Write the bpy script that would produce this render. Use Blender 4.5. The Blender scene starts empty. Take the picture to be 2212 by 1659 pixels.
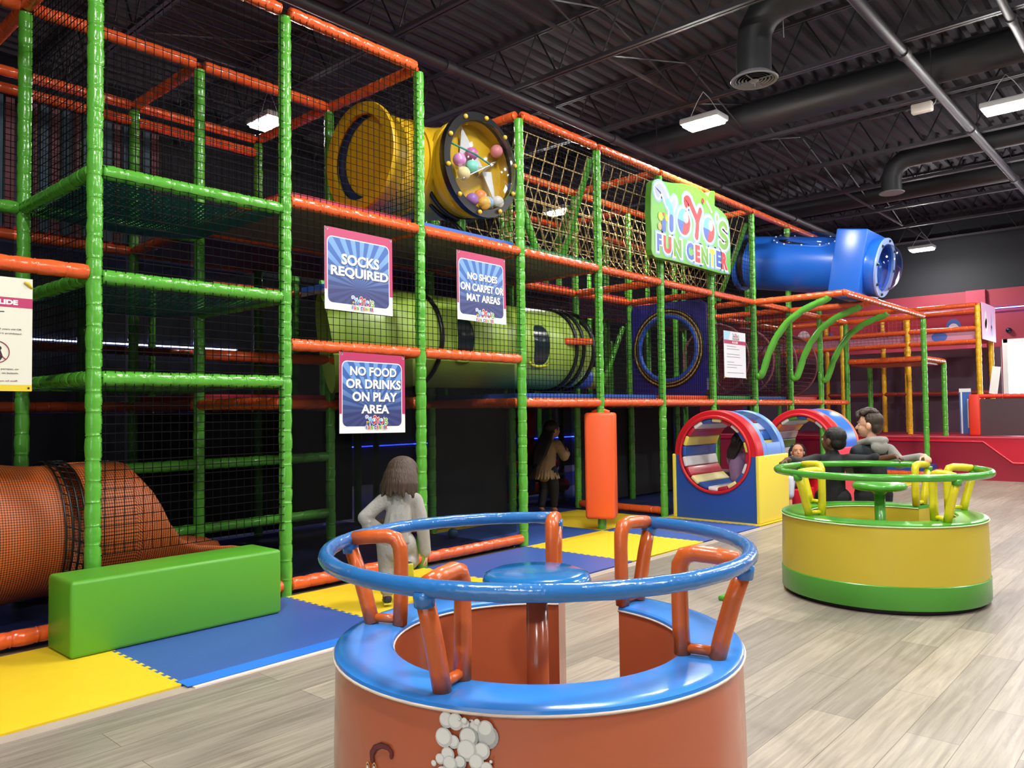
import bpy, math, random
from math import sin, cos, pi, radians, sqrt, atan2
from mathutils import Vector, Matrix

random.seed(7)
SC = bpy.context.scene
COL = SC.collection

# ------------------------------------------------------------------ camera
F_PX, YAW, PITCH, ROLL = 1690.19, radians(41.7944), radians(1.98461), radians(-0.70547)
CAM = Vector((0.0, -4.6781, 1.22612))
fw = Vector((cos(YAW)*cos(PITCH), sin(YAW)*cos(PITCH), sin(PITCH)))
rt0 = Vector((sin(YAW), -cos(YAW), 0.0))
up0 = rt0.cross(fw)
rt = cos(ROLL)*rt0 + sin(ROLL)*up0
up = -sin(ROLL)*rt0 + cos(ROLL)*up0
cd = bpy.data.cameras.new('camera'); cam = bpy.data.objects.new('camera', cd); COL.objects.link(cam)
cd.sensor_fit = 'HORIZONTAL'; cd.sensor_width = 36.0; cd.lens = F_PX/2212*36.0
cd.clip_start = 0.05; cd.clip_end = 100
m3 = Matrix((rt, up, -fw)).transposed()
cam.matrix_world = Matrix.Translation(CAM) @ m3.to_4x4()
SC.camera = cam

# ------------------------------------------------------------------ light and exposure
SC.view_settings.view_transform = 'Standard'
SC.view_settings.look = 'None'
SC.view_settings.gamma = 1.0
SC.view_settings.use_curve_mapping = False
SC.view_settings.exposure = 0.12
LAMP_L = 400.0
DAY = 150.0
W = bpy.data.worlds.new('world'); SC.world = W; W.use_nodes = True
W.node_tree.nodes['Background'].inputs[0].default_value = (0.75, 0.85, 1.0, 1)
W.node_tree.nodes['Background'].inputs[1].default_value = 0.1
cy_ = SC.cycles
cy_.max_bounces = 7; cy_.diffuse_bounces = 3; cy_.glossy_bounces = 3; cy_.transmission_bounces = 4
cy_.transparent_max_bounces = 12; cy_.sample_clamp_indirect = 4.0; cy_.caustics_reflective = False
cy_.caustics_refractive = False; cy_.use_denoising = True
def daylight(name, loc, rot, sx, sy, power, col=(0.93, 0.97, 1.0)):
    l = bpy.data.lights.new(name, 'AREA'); l.shape = 'RECTANGLE'; l.size = sx; l.size_y = sy
    l.energy = power; l.color = col
    o = bpy.data.objects.new(name, l); o.location = loc; o.rotation_euler = rot; COL.objects.link(o); return o
daylight('shopfront_daylight', (9.0, -9.35, 1.75), (radians(-90), 0, 0), 16.0, 2.6, DAY*2.2)
daylight('entrance_daylight', (19.85, -3.6, 1.6), (0, radians(90), 0), 2.2, 4.4, DAY*0.8)
daylight('side_area_light', (-3.85, -5.6, 1.7), (0, radians(-90), 0), 2.4, 4.5, DAY*0.5)  # unseen area light off the left wall, which has no window

# ------------------------------------------------------------------ helpers
def srgb(h):
    if isinstance(h, str):
        h = h.lstrip('#'); c = [int(h[i:i+2], 16)/255 for i in (0, 2, 4)]
    else:
        c = [x/255 for x in h]
    return tuple(((x/12.92) if x <= 0.04045 else ((x+0.055)/1.055)**2.4) for x in c) + (1.0,)

MATS = {}
def mat(name, col, rough=0.5, bump=0.0, bscale=30.0, var=0.0, metal=0.0, coat=0.0, emit=None, spec=0.5):
    if name in MATS: return MATS[name]
    m = bpy.data.materials.new(name); m.use_nodes = True
    nt = m.node_tree; b = nt.nodes['Principled BSDF']
    c = srgb(col)
    b.inputs['Base Color'].default_value = c
    b.inputs['Roughness'].default_value = rough
    b.inputs['Metallic'].default_value = metal
    b.inputs['Specular IOR Level'].default_value = spec
    if coat: b.inputs['Coat Weight'].default_value = coat; b.inputs['Coat Roughness'].default_value = 0.12
    if emit:
        b.inputs['Emission Color'].default_value = c; b.inputs['Emission Strength'].default_value = emit
    if bump or var:
        tc = nt.nodes.new('ShaderNodeTexCoord')
        n = nt.nodes.new('ShaderNodeTexNoise'); n.inputs['Scale'].default_value = bscale; n.inputs['Detail'].default_value = 3.0
        nt.links.new(tc.outputs['Object'], n.inputs['Vector'])
        if bump:
            bp = nt.nodes.new('ShaderNodeBump'); bp.inputs['Strength'].default_value = bump; bp.inputs['Distance'].default_value = 0.01
            nt.links.new(n.outputs['Fac'], bp.inputs['Height']); nt.links.new(bp.outputs['Normal'], b.inputs['Normal'])
        if var:
            n2 = nt.nodes.new('ShaderNodeTexNoise'); n2.inputs['Scale'].default_value = bscale*0.25; n2.inputs['Detail'].default_value = 4.0
            nt.links.new(tc.outputs['Object'], n2.inputs['Vector'])
            mx = nt.nodes.new('ShaderNodeMix'); mx.data_type = 'RGBA'; mx.blend_type = 'MIX'
            mx.inputs['A'].default_value = tuple(x*(1-var) for x in c[:3])+(1,)
            mx.inputs['B'].default_value = tuple(min(1, x*(1+var)) for x in c[:3])+(1,)
            nt.links.new(n2.outputs['Fac'], mx.inputs['Factor']); nt.links.new(mx.outputs['Result'], b.inputs['Base Color'])
    MATS[name] = m
    return m

def glass(name, tint=(0.9, 0.95, 1.0), gloss=0.16):
    if name in MATS: return MATS[name]
    m = bpy.data.materials.new(name); m.use_nodes = True; nt = m.node_tree
    for n in list(nt.nodes): nt.nodes.remove(n)
    out = nt.nodes.new('ShaderNodeOutputMaterial'); tr = nt.nodes.new('ShaderNodeBsdfTransparent'); gl = nt.nodes.new('ShaderNodeBsdfGlossy')
    tr.inputs[0].default_value = tint+(1,); gl.inputs['Roughness'].default_value = 0.06
    lw = nt.nodes.new('ShaderNodeLayerWeight'); lw.inputs['Blend'].default_value = 0.35
    mr = nt.nodes.new('ShaderNodeMapRange'); mr.inputs['To Min'].default_value = gloss*0.5; mr.inputs['To Max'].default_value = gloss*3
    nt.links.new(lw.outputs['Facing'], mr.inputs['Value'])
    mx = nt.nodes.new('ShaderNodeMixShader')
    nt.links.new(mr.outputs['Result'], mx.inputs[0]); nt.links.new(tr.outputs[0], mx.inputs[1]); nt.links.new(gl.outputs[0], mx.inputs[2])
    nt.links.new(mx.outputs[0], out.inputs[0]); MATS[name] = m
    return m

def frame_of(d):
    d = Vector(d).normalized()
    a = Vector((0, 0, 1)) if abs(d.z) < 0.95 else Vector((1, 0, 0))
    u = a.cross(d).normalized(); v = d.cross(u)
    return u, v, d

class MB:
    def __init__(s): s.v = []; s.f = []; s.m = []
    def add(s, vs, fs, mi=0):
        o = len(s.v); s.v.extend(tuple(x) for x in vs); s.f.extend(tuple(i+o for i in f) for f in fs); s.m.extend([mi]*len(fs)); return s
    def box(s, x0, x1, y0, y1, z0, z1, mi=0, M=None, bev=0.0):
        if bev > 0: return s.bbox(x0, x1, y0, y1, z0, z1, bev, mi, M)
        v = [(x, y, z) for z in (z0, z1) for y in (y0, y1) for x in (x0, x1)]
        if M is not None: v = [M @ Vector(p) for p in v]
        return s.add(v, [(0, 2, 3, 1), (4, 5, 7, 6), (0, 1, 5, 4), (2, 6, 7, 3), (0, 4, 6, 2), (1, 3, 7, 5)], mi)
    def bbox(s, x0, x1, y0, y1, z0, z1, b, mi=0, M=None, n=3):
        # box with rounded edges and corners: a sphere grid pushed outwards
        c = Vector(((x0+x1)/2, (y0+y1)/2, (z0+z1)/2)); h = Vector(((x1-x0)/2-b, (y1-y0)/2-b, (z1-z0)/2-b))
        lat = [-pi/2 + (pi/2)*i/n for i in range(n+1)] + [(pi/2)*i/n for i in range(n+1)]
        lon = []
        for q in range(4): lon += [q*pi/2 + (pi/2)*i/n for i in range(n+1)]
        vs = []
        for la in range(len(lat)):
            for lo in range(len(lon)):
                a, t = lat[la], lon[lo]; q = lo//(n+1)
                sx = 1 if q in (0, 3) else -1; sy = 1 if q in (0, 1) else -1; sz = -1 if la <= n else 1
                vs.append(c + Vector((sx*h.x + b*cos(a)*cos(t), sy*h.y + b*cos(a)*sin(t), sz*h.z + b*sin(a))))
        L = len(lon); fs = []
        for la in range(len(lat)-1):
            for lo in range(L):
                l2 = (lo+1) % L
                fs.append((la*L+lo, la*L+l2, (la+1)*L+l2, (la+1)*L+lo))
        fs.append(tuple(range(L-1, -1, -1))); fs.append(tuple((len(lat)-1)*L+i for i in range(L)))
        if M is not None: vs = [M @ p for p in vs]
        return s.add(vs, fs, mi)
    def tube(s, pts, r, n=10, mi=0, caps=True, closed=False):
        pts = [Vector(p) for p in pts]; N = len(pts)
        rr = r if isinstance(r, (list, tuple)) else [r]*N
        vs = []; u = None
        for i, p in enumerate(pts):
            if closed: d = pts[(i+1) % N]-pts[i-1]
            else: d = pts[min(i+1, N-1)]-pts[max(i-1, 0)]
            d.normalize()
            if u is None: u, v, _ = frame_of(d)
            else:
                u = (u - d*u.dot(d)).normalized(); v = d.cross(u)
            for k in range(n):
                a = 2*pi*k/n; vs.append(p + rr[i]*(cos(a)*u + sin(a)*v))
        fs = []
        for i in range(N if closed else N-1):
            j = (i+1) % N
            for k in range(n):
                k2 = (k+1) % n; fs.append((i*n+k, i*n+k2, j*n+k2, j*n+k))
        if caps and not closed:
            fs.append(tuple(range(n-1, -1, -1))); fs.append(tuple((N-1)*n+k for k in range(n)))
        return s.add(vs, fs, mi)
    def lathe(s, prof, n=32, mi=0, M=None, a0=0.0, a1=2*pi, caps=False):
        full = abs(a1-a0-2*pi) < 1e-6; K = n if full else n+1; vs = []
        for (r, z) in prof:
            for k in range(K):
                a = a0+(a1-a0)*k/n; vs.append(Vector((r*cos(a), r*sin(a), z)))
        if M is not None: vs = [M @ p for p in vs]
        fs = []
        for i in range(len(prof)-1):
            for k in range(n):
                k2 = (k+1) % K if full else k+1
                fs.append((i*K+k, i*K+k2, (i+1)*K+k2, (i+1)*K+k))
        if caps and not full:
            fs.append(tuple(i*K for i in range(len(prof)))); fs.append(tuple(i*K+n for i in range(len(prof)-1, -1, -1)))
        return s.add(vs, fs, mi)
    def sphere(s, c, r, n=16, mi=0, M=None):
        r = r if isinstance(r, (tuple, list, Vector)) else (r, r, r); c = Vector(c); vs = []; m = max(6, n//2)
        for i in range(1, m):
            for k in range(n):
                a, b = pi*i/m, 2*pi*k/n
                p = Vector((r[0]*sin(a)*cos(b), r[1]*sin(a)*sin(b), r[2]*cos(a)))
                vs.append(c + (M @ p if M is not None else p))
        t = Vector((0, 0, r[2])); t = M @ t if M is not None else t
        vs += [c+t, c-t]; T = len(vs)-2; fs = []
        for i in range(m-2):
            for k in range(n): k2 = (k+1) % n; fs.append((i*n+k, (i+1)*n+k, (i+1)*n+k2, i*n+k2))
        for k in range(n):
            k2 = (k+1) % n; fs.append((T, k, k2)); fs.append((T+1, (m-2)*n+k2, (m-2)*n+k))
        return s.add(vs, fs, mi)
    def extrude(s, out, d0, d1, fn, mi=0):
        # polygon outline [(a,b)] between depths d0 and d1; fn(a,b,d) -> point
        n = len(out); vs = [fn(a, b, d0) for a, b in out]+[fn(a, b, d1) for a, b in out]
        fs = [tuple(range(n)), tuple(range(2*n-1, n-1, -1))]+[(i, i+n, (i+1) % n+n, (i+1) % n) for i in range(n)]
        return s.add(vs, fs, mi)
    def mesh(s, name, mats, smooth=None):
        me = bpy.data.meshes.new(name); me.from_pydata(s.v, [], s.f)
        for m in (mats if isinstance(mats, (list, tuple)) else [mats]): me.materials.append(m)
        if any(s.m): me.polygons.foreach_set('material_index', s.m)
        if smooth: me.shade_smooth()
        if smooth and smooth is not True:
            try: me.set_sharp_from_angle(angle=radians(smooth))
            except Exception: pass
        me.update(); return me
    def build(s, name, mats, parent=None, smooth=None, loc=None):
        return link(name, s.mesh(name, mats, smooth), parent, loc)

def link(name, me, parent=None, loc=None):
    o = bpy.data.objects.new(name, me); COL.objects.link(o)
    if parent is not None: o.parent = parent
    if loc is not None: o.location = loc
    return o
def tag(o, label=None, cat=None, group=None, kind=None):
    if label: o['label'] = label
    if cat: o['category'] = cat
    if group: o['group'] = group
    if kind: o['kind'] = kind
    return o
def thing(name, label, cat, loc=(0, 0, 0), rz=0.0, group=None):
    o = bpy.data.objects.new(name, None); COL.objects.link(o); o.location = loc; o.rotation_euler = (0, 0, rz)
    o.empty_display_size = 0.1
    return tag(o, label, cat, group)
def struct(o): o['kind'] = 'structure'; return o

# text as flat mesh data: list of (verts2d, faces) centred, height h
_txt = {}
def text_mesh(s, offset=0.0):
    key = (s, offset)
    if key in _txt: return _txt[key]
    c = bpy.data.curves.new('t', 'FONT'); c.body = s; c.size = 1.0; c.offset = offset; c.resolution_u = 3; c.fill_mode = 'FRONT'
    o = bpy.data.objects.new('t', c); COL.objects.link(o)
    dg = bpy.context.evaluated_depsgraph_get(); me = bpy.data.meshes.new_from_object(o.evaluated_get(dg))
    vs = [(v.co.x, v.co.y) for v in me.vertices]; fs = [tuple(p.vertices) for p in me.polygons]
    bpy.data.objects.remove(o); bpy.data.curves.remove(c); bpy.data.meshes.remove(me)
    x0 = min(v[0] for v in vs); x1 = max(v[0] for v in vs); y0 = min(v[1] for v in vs); y1 = max(v[1] for v in vs)
    r = ([((x-x0)/(x1-x0), (y-y0)/(y1-y0)) for x, y in vs], fs, (x1-x0)/(y1-y0))
    _txt[key] = r
    return r
def put_text(mb, s, x0, x1, z0, z1, fn, d, mi=0, offset=0.0, grow=0.0):
    vs, fs, asp = text_mesh(s, offset)
    x0 -= grow; x1 += grow; z0 -= grow; z1 += grow
    mb.add([fn(x0+(x1-x0)*a, z0+(z1-z0)*b, d) for a, b in vs], fs, mi)
def stroke(mb, pts, w, fn, d, mi=0, n=6):
    # one ribbon with round ends
    r = w/2; P = [Vector(p) for p in pts]; L = []; R = []
    for i, p in enumerate(P):
        t = (P[min(i+1, len(P)-1)]-P[max(i-1, 0)]).normalized(); q = Vector((-t.y, t.x))*r; L.append(p+q); R.append(p-q)
    m = len(P); vs = L+R; fs = [(i, m+i, m+i+1, i+1) for i in range(m-1)]
    for i, s in ((0, -1), (m-1, 1)):
        t = (P[min(i+1, m-1)]-P[max(i-1, 0)]).normalized()*s; q = Vector((-t.y, t.x)); o = len(vs)
        vs += [P[i]+r*(q*cos(pi*k/n)+t*sin(pi*k/n)) for k in range(n+1)]; fs.append(tuple(range(o+n, o-1, -1)))
    mb.add([fn(x.x, x.y, d) for x in vs], fs, mi)
def disc(mb, c, r, fn, d, mi=0, n=16, a0=0, a1=2*pi, tilt=0.0):
    full = abs(a1-a0-2*pi) < 1e-6; vs = []
    for k in range(n if full else n+1):
        a = a0+(a1-a0)*k/n; x, y = r[0]*cos(a), r[1]*sin(a)
        vs.append((c[0]+x*cos(tilt)-y*sin(tilt), c[1]+x*sin(tilt)+y*cos(tilt)))
    if not full: vs.append(c)
    mb.add([fn(x, y, d) for x, y in vs], [tuple(range(len(vs)))], mi)

# foam sleeved pole with cable ties
_foam = {}
def foam_mesh(L, m, r=0.043, seed=0, n=12):
    key = (round(L, 2), m.name, round(r, 4), seed)
    if key in _foam: return _foam[key]
    R = random.Random(hash(key[:1]) + seed); ns = max(1, round(L/0.125)); prof = []
    cuts = [0.0]; 
    for k in range(1, ns): cuts.append((k + R.uniform(-0.16, 0.16))/ns*L)
    cuts.append(L)
    for k in range(ns):
        a, b = cuts[k], cuts[k+1]; s = b-a; q = R.uniform(0.98, 1.03)
        prof += [(a, 0.985), (a+0.003, 1.01 if k else 0.985), (a+0.006, 0.925), (a+0.02, 1.0*q), (a+s*0.5, 1.035*q), (b-0.02, 1.0*q), (b-0.005, 0.925)]
    prof.append((L, 0.985)); mb = MB()
    offs = {}
    pts = []; rad = []
    for i, (z, f) in enumerate(prof):
        dx, dy = (R.uniform(-.0018, .0018), R.uniform(-.0018, .0018)) if 0 < i < len(prof)-1 else (0, 0)
        pts.append((dx, dy, z)); rad.append(f*r)
    vs = []
    for (p, q) in zip(pts, rad):
        for k in range(n): vs.append((p[0]+q*cos(2*pi*k/n), p[1]+q*sin(2*pi*k/n), p[2]))
    fs = [(i*n+k, i*n+(k+1) % n, (i+1)*n+(k+1) % n, (i+1)*n+k) for i in range(len(pts)-1) for k in range(n)]
    fs.append(tuple(range(n-1, -1, -1))); fs.append(tuple((len(pts)-1)*n+k for k in range(n)))
    mb.add(vs, fs); me = mb.mesh('foam_pole', m, True); _foam[key] = me
    return me
def pole(name, p0, p1, m, parent, r=0.043):
    p0, p1 = Vector(p0), Vector(p1); d = p1-p0
    o = link(name, foam_mesh(d.length, m, r, random.randrange(3)), parent)
    o.location = p0; o.rotation_mode = 'QUATERNION'; o.rotation_quaternion = Vector((0, 0, 1)).rotation_difference(d.normalized())
    return o
def strand(mb, a, b, r, mi=0):
    a, b = Vector(a), Vector(b); u, v, _ = frame_of(b-a)
    vs = []
    for p in (a, b):
        for k in range(3): t = 2*pi*k/3; vs.append(p+r*(cos(t)*u+sin(t)*v))
    mb.add(vs, [(0, 1, 4, 3), (1, 2, 5, 4), (2, 0, 3, 5)], mi)
def net(o, u, v, parent, m, sp=0.052, r=0.0027, name='net_panel'):
    o, u, v = Vector(o), Vector(u), Vector(v); mb = MB()
    nu, nv = max(2, round(u.length/sp)), max(2, round(v.length/sp))
    for i in range(nu+1): strand(mb, o+u*(i/nu), o+u*(i/nu)+v, r)
    for j in range(nv+1): strand(mb, o+v*(j/nv), o+v*(j/nv)+u, r)
    return mb.build(name, m, parent)

# one continuous skin from overlapping volumes
def cap(mb, p0, p1, r0, r1, n=14):
    p0, p1 = Vector(p0), Vector(p1); d = p1-p0; L = max(d.length, 1e-4); u, v, w = frame_of(d if d.length > 1e-5 else (0, 0, 1)); rings = []
    for k in range(1, 5): a = -pi/2+pi/2*k/4; rings.append((p0+w*r0*sin(a), r0*cos(a)))
    for k in range(0, 4): a = pi/2*k/4; rings.append((p1+w*r1*sin(a), r1*cos(a)))
    vs = [p0-w*r0]; 
    for c, r in rings:
        for k in range(n): t = 2*pi*k/n; vs.append(c+r*(cos(t)*u+sin(t)*v))
    vs.append(p1+w*r1); fs = [(0, 1+(k+1) % n, 1+k) for k in range(n)]
    for i in range(len(rings)-1):
        for k in range(n): k2 = (k+1) % n; fs.append((1+i*n+k, 1+i*n+k2, 1+(i+1)*n+k2, 1+(i+1)*n+k))
    e = len(vs)-1; b = 1+(len(rings)-1)*n
    fs += [(b+k, b+(k+1) % n, e) for k in range(n)]
    mb.add(vs, fs)
def chain(mb, pts, rs):
    for i in range(len(pts)-1): cap(mb, pts[i], pts[i+1], rs[i], rs[i+1])
def blob(name, mb, m, parent=None, voxel=0.008, smooth=4, noise=None):
    me = mb.mesh('tmp', m); o = bpy.data.objects.new('tmp', me); COL.objects.link(o)
    md = o.modifiers.new('r', 'REMESH'); md.mode = 'VOXEL'; md.voxel_size = voxel; md.use_smooth_shade = True
    if smooth:
        s = o.modifiers.new('s', 'SMOOTH'); s.factor = 0.5; s.iterations = smooth
    dg = bpy.context.evaluated_depsgraph_get(); r = bpy.data.meshes.new_from_object(o.evaluated_get(dg)); r.name = name
    bpy.data.objects.remove(o); bpy.data.meshes.remove(me)
    r.materials.clear(); r.materials.append(m); r.shade_smooth()
    return link(name, r, parent)
# ------------------------------------------------------------------ materials
GREEN = mat('green_vinyl', '56a636', 0.2, 0.5, 26, 0.08, coat=0.3)
ORANGE = mat('orange_vinyl', 'e25e2c', 0.2, 0.5, 26, 0.06, coat=0.3)
YELLOWP = mat('yellow_pole_vinyl', 'e8b41e', 0.25, 0.3, 25, 0.08, coat=0.3)
REDV = mat('red_vinyl', 'd8202c', 0.3, 0.15, 14, 0.05)
NET = mat('black_net', '050506', 0.8, spec=0.15)
SCR = bpy.data.materials.new('black_darkening_screen'); SCR.use_nodes = True
_n = SCR.node_tree; _b = _n.nodes['Principled BSDF']; _b.inputs['Base Color'].default_value = srgb('08090b'); _b.inputs['Roughness'].default_value = 0.8; _b.inputs['Specular IOR Level'].default_value = 0.1; _b.inputs['Alpha'].default_value = 0.33
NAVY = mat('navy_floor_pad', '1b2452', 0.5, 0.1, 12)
REDDECK = mat('red_deck_pad', 'c2283c', 0.45, 0.1, 10)
DECKUNDER = mat('deck_underside', '6b6258', 0.6, 0.15, 8, 0.1)
TEAL = mat('teal_mesh', '0e5a58', 0.6)
LIME = mat('lime_mesh', '7fae3c', 0.6)
BLACKP = mat('black_plastic', '0d0e12', 0.35)
WHITE = mat('white_print', 'f2f2ee', 0.5)
CEIL = mat('ceiling_black_paint', '323139', 0.65, 0.1, 20, 0.12)
STEEL = mat('steel_black_lit', '3a383f', 0.5, 0.0, 20, 0.0)  # chord tone lightened to carry the light on the lower flanges
WEB = mat('steel_black_shaded', '17171b', 0.6)  # darker copy of the joist paint, shade put into the webs
DUCT = mat('duct_black_paint', '2b2d31', 0.5, 0.05, 6, 0.08)

# ------------------------------------------------------------------ floor, walls, ceiling
fm = mat('vinyl_plank', 'a59a86', 0.36); nt = fm.node_tree; bs = nt.nodes['Principled BSDF']
def N(t, **k):
    n = nt.nodes.new(t)
    for a, b in k.items(): setattr(n, a, b)
    return n
def Lk(a, b): nt.links.new(a, b)
tc = N('ShaderNodeTexCoord'); br = N('ShaderNodeTexBrick')
br.offset = 0.37; br.inputs['Scale'].default_value = 1.0; br.inputs['Mortar Size'].default_value = 0.0013; br.inputs['Brick Width'].default_value = 1.22
br.inputs['Row Height'].default_value = 0.18; br.inputs['Color1'].default_value = srgb('aea596'); br.inputs['Color2'].default_value = srgb('918a80')
br.inputs['Mortar'].default_value = srgb('5d5449'); br.inputs['Bias'].default_value = 0.0
Lk(tc.outputs['Object'], br.inputs['Vector'])
mp = N('ShaderNodeMapping'); mp.inputs['Scale'].default_value = (1.2, 22, 1); Lk(tc.outputs['Object'], mp.inputs['Vector'])
ns = N('ShaderNodeTexNoise'); ns.inputs['Scale'].default_value = 1.6; ns.inputs['Detail'].default_value = 8; ns.inputs['Roughness'].default_value = 0.65; ns.inputs['Distortion'].default_value = 0.6
Lk(mp.outputs['Vector'], ns.inputs['Vector'])
rp = N('ShaderNodeValToRGB'); rp.color_ramp.elements[0].position = 0.36; rp.color_ramp.elements[0].color = (0.42, 0.39, 0.35, 1); rp.color_ramp.elements[1].position = 0.66; rp.color_ramp.elements[1].color = (1.12, 1.1, 1.06, 1)
Lk(ns.outputs['Fac'], rp.inputs['Fac'])
mx = N('ShaderNodeMix', data_type='RGBA', blend_type='MULTIPLY'); mx.inputs['Factor'].default_value = 0.6
Lk(br.outputs['Color'], mx.inputs['A']); Lk(rp.outputs['Color'], mx.inputs['B']); Lk(mx.outputs['Result'], bs.inputs['Base Color'])
bp = N('ShaderNodeBump'); bp.inputs['Strength'].default_value = 0.12; bp.inputs['Distance'].default_value = 0.004; Lk(ns.outputs['Fac'], bp.inputs['Height']); Lk(bp.outputs['Normal'], bs.inputs['Normal'])

struct(MB().box(-5, 20.3, -9.8, 6.3, -0.1, 0).build('floor', fm))
MAROON = mat('maroon_wall_paint', '8e2438', 0.6, 0.05, 5, 0.06); DARKW = mat('black_wall_paint', '11131d', 0.7, 0.05, 6, 0.1); NAVYW = mat('navy_wall_paint', '0b0c1a', 0.75, 0.05, 6, 0.1)
mb = MB(); mb.box(20, 20.2, -9.8, -4.1, 0, 3.8); mb.box(20, 20.2, -4.1, -1.3, 0, 1.42); mb.box(20, 20.2, -4.1, -1.3, 2.64, 3.8); mb.box(20, 20.2, -1.3, 6.3, 0, 3.8)
mb.box(20, 20.2, -9.8, 6.3, 3.8, 5.9, 1); struct(mb.build('wall_far', [MAROON, DARKW]))
struct(MB().box(19.9, 20, -1.0, -0.62, 0, 3.8).build('trim_1', mat('maroon_pilaster', 'a02c48', 0.55)))
struct(MB().box(-5, 20.2, 6.1, 6.3, 0, 5.9).build('wall_back', NAVYW))
mb = MB(); mb.box(-5.2, -5, -9.8, 6.3, 0, 5.9); struct(mb.build('wall_left', mat('grey_wall_paint', '5a5a60', 0.7, 0.05, 5)))
GREYW = MATS['grey_wall_paint']
mb = MB(); mb.box(-5, 20.2, -9.8, -9.6, 0, 0.4); mb.box(-5, 20.2, -9.8, -9.6, 3.1, 5.9); mb.box(-5, 1.0, -9.8, -9.6, 0.4, 3.1); mb.box(17.0, 20.2, -9.8, -9.6, 0.4, 3.1)
for k in range(1, 4): mb.box(1+4*k-0.15, 1+4*k+0.15, -9.8, -9.6, 0.4, 3.1)
struct(mb.build('wall_near', GREYW))
# bright window in the far wall
PANE = mat('daylit_pane', 'ffffff', 0.3, emit=5.0); FRAME = mat('white_frame', 'e8e6e4', 0.4)
w = thing('window_1', None, None, (20, -2.7, 2.03)); struct(w)
MB().box(0.05, 0.08, -1.36, 1.36, -0.58, 0.58).build('pane', PANE, w)
mb = MB()
mb.box(-0.03, 0.1, -1.4, 1.4, 0.56, 0.64); mb.box(-0.03, 0.1, -1.4, 1.4, -0.64, -0.56); mb.box(-0.03, 0.1, 1.32, 1.42, -0.64, 0.64); mb.box(-0.03, 0.1, -1.42, -1.32, -0.64, 0.64); mb.box(-0.02, 0.1, -0.04, 0.04, -0.6, 0.6)
mb.build('window_frame', FRAME, w)

# corrugated roof deck
mb = MB(); prof = []; y = -9.8; P = 0.19
while y < 6.3:
    prof += [(y, 5.60), (y+0.075, 5.60), (y+0.105, 5.66), (y+0.16, 5.66)]; y += P
vs = [(-5.2, a, b) for a, b in prof]+[(20.3, a, b) for a, b in prof]; n = len(prof)
mb.add(vs, [(i, i+1, i+1+n, i+n) for i in range(n-1)]); mb.box(-5.2, 20.3, -9.8, 6.3, 5.85, 5.95)
struct(mb.build('ceiling', CEIL))
# open web joists across the room, bridging and pipes
for k in range(-3, 8):
    X = 6.85+1.83*k; mb = MB(); wb = MB()
    for s in (-0.035, 0.01):
        mb.box(X+s, X+s+0.028, -9.6, 6.1, 5.0, 5.035); mb.box(X+s, X+s+0.028, -9.6, 6.1, 5.56, 5.6)
    mb.box(X-0.045, X-0.035, -9.6, 6.1, 5.0, 5.045); mb.box(X+0.035, X+0.045, -9.6, 6.1, 5.0, 5.045)
    y = -9.5; d = 0.30; top = False
    while y < 5.8:
        a = (X, y, 5.02 if not top else 5.58); b = (X, y+d, 5.58 if not top else 5.02); wb.tube([a, b], 0.011, 5, 1); y += d; top = not top
    o = struct(mb.build('ceiling_joist', STEEL)); wb.m = []; wb.build('joist_web', WEB, o)
mb = MB()
for yy in (0.08, -3.3, -6.2, 3.2):
    mb.box(-5, 20, yy-0.02, yy+0.02, 5.035, 5.06); mb.box(-5, 20, yy-0.02, yy+0.02, 5.53, 5.555)
    for k in range(-3, 7):
        X = 6.85+1.83*k; mb.tube([(X, yy, 5.04), (X+1.83, yy, 5.55)], 0.012, 4); mb.tube([(X, yy, 5.55), (X+1.83, yy, 5.04)], 0.012, 4)
struct(mb.build('ceiling_bridging', STEEL))
PIPE = mat('pipe_paint', '363137', 0.5)
def pipe(y, z, r, lab, x0=-5, x1=20):
    t = thing('sprinkler_pipe', lab, 'pipe', (0, y, z))
    MB().tube([(x0, 0, 0), (x1, 0, 0)], r, 12).build('pipe_run', PIPE, t, True)
    x = x0+1.4
    while x < x1: MB().tube([(x-0.06, 0, 0), (x+0.06, 0, 0)], r*1.25, 12).build('coupling', PIPE, t, 40); x += 3.1
    x = x0+0.5
    while x < x1: MB().tube([(x, 0, r), (x, 0, 5.6-z)], 0.006, 5).build('hanger_rod', PIPE, t); x += 2.4
pipe(1.27, 4.9, 0.055, 'dark ceiling pipe running above the orange top rails of the play frame')
pipe(-2.38, 4.93, 0.055, 'dark ceiling pipe with couplings in the upper right, beside the white box')
pipe(-3.35, 4.95, 0.04, 'thinner dark ceiling pipe nearest the right edge of the picture')

# ducts
t = thing('ceiling_duct', 'big dark round duct with a drop ending in a ringed diffuser', 'duct', (7.5, -1.32, 4.56))
MB().tube([(0, -8.2, 0.72), (0, -0.42, 0.72), (0, -0.25, 0.70), (0, -0.11, 0.62), (0, -0.02, 0.48), (0, 0, 0.3), (0, 0, 0.03)], 0.172, 28).build('duct_run', DUCT, t, 50)
DIFF = mat('diffuser_grey', '85868a', 0.6)
mb = MB(); mb.lathe([(0.165, 0.06), (0.18, 0.03), (0.235, -0.005), (0.228, -0.018), (0.2, -0.01)], 36)
for r in (0.19, 0.155, 0.12, 0.085): mb.lathe([(r, -0.012), (r-0.013, -0.004), (r-0.012, 0.004), (r+0.004, -0.006)], 36)
mb.lathe([(0.05, -0.015), (0.03, -0.03), (0.0005, -0.03)], 20); mb.box(-0.19, 0.19, -0.006, 0.006, -0.014, -0.004); mb.box(-0.006, 0.006, -0.19, 0.19, -0.014, -0.004)
mb.tube([(0.02, 0, -0.03), (0.02, 0, -0.07)], 0.004, 6)
mb.build('diffuser', DIFF, t, 40)
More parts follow.
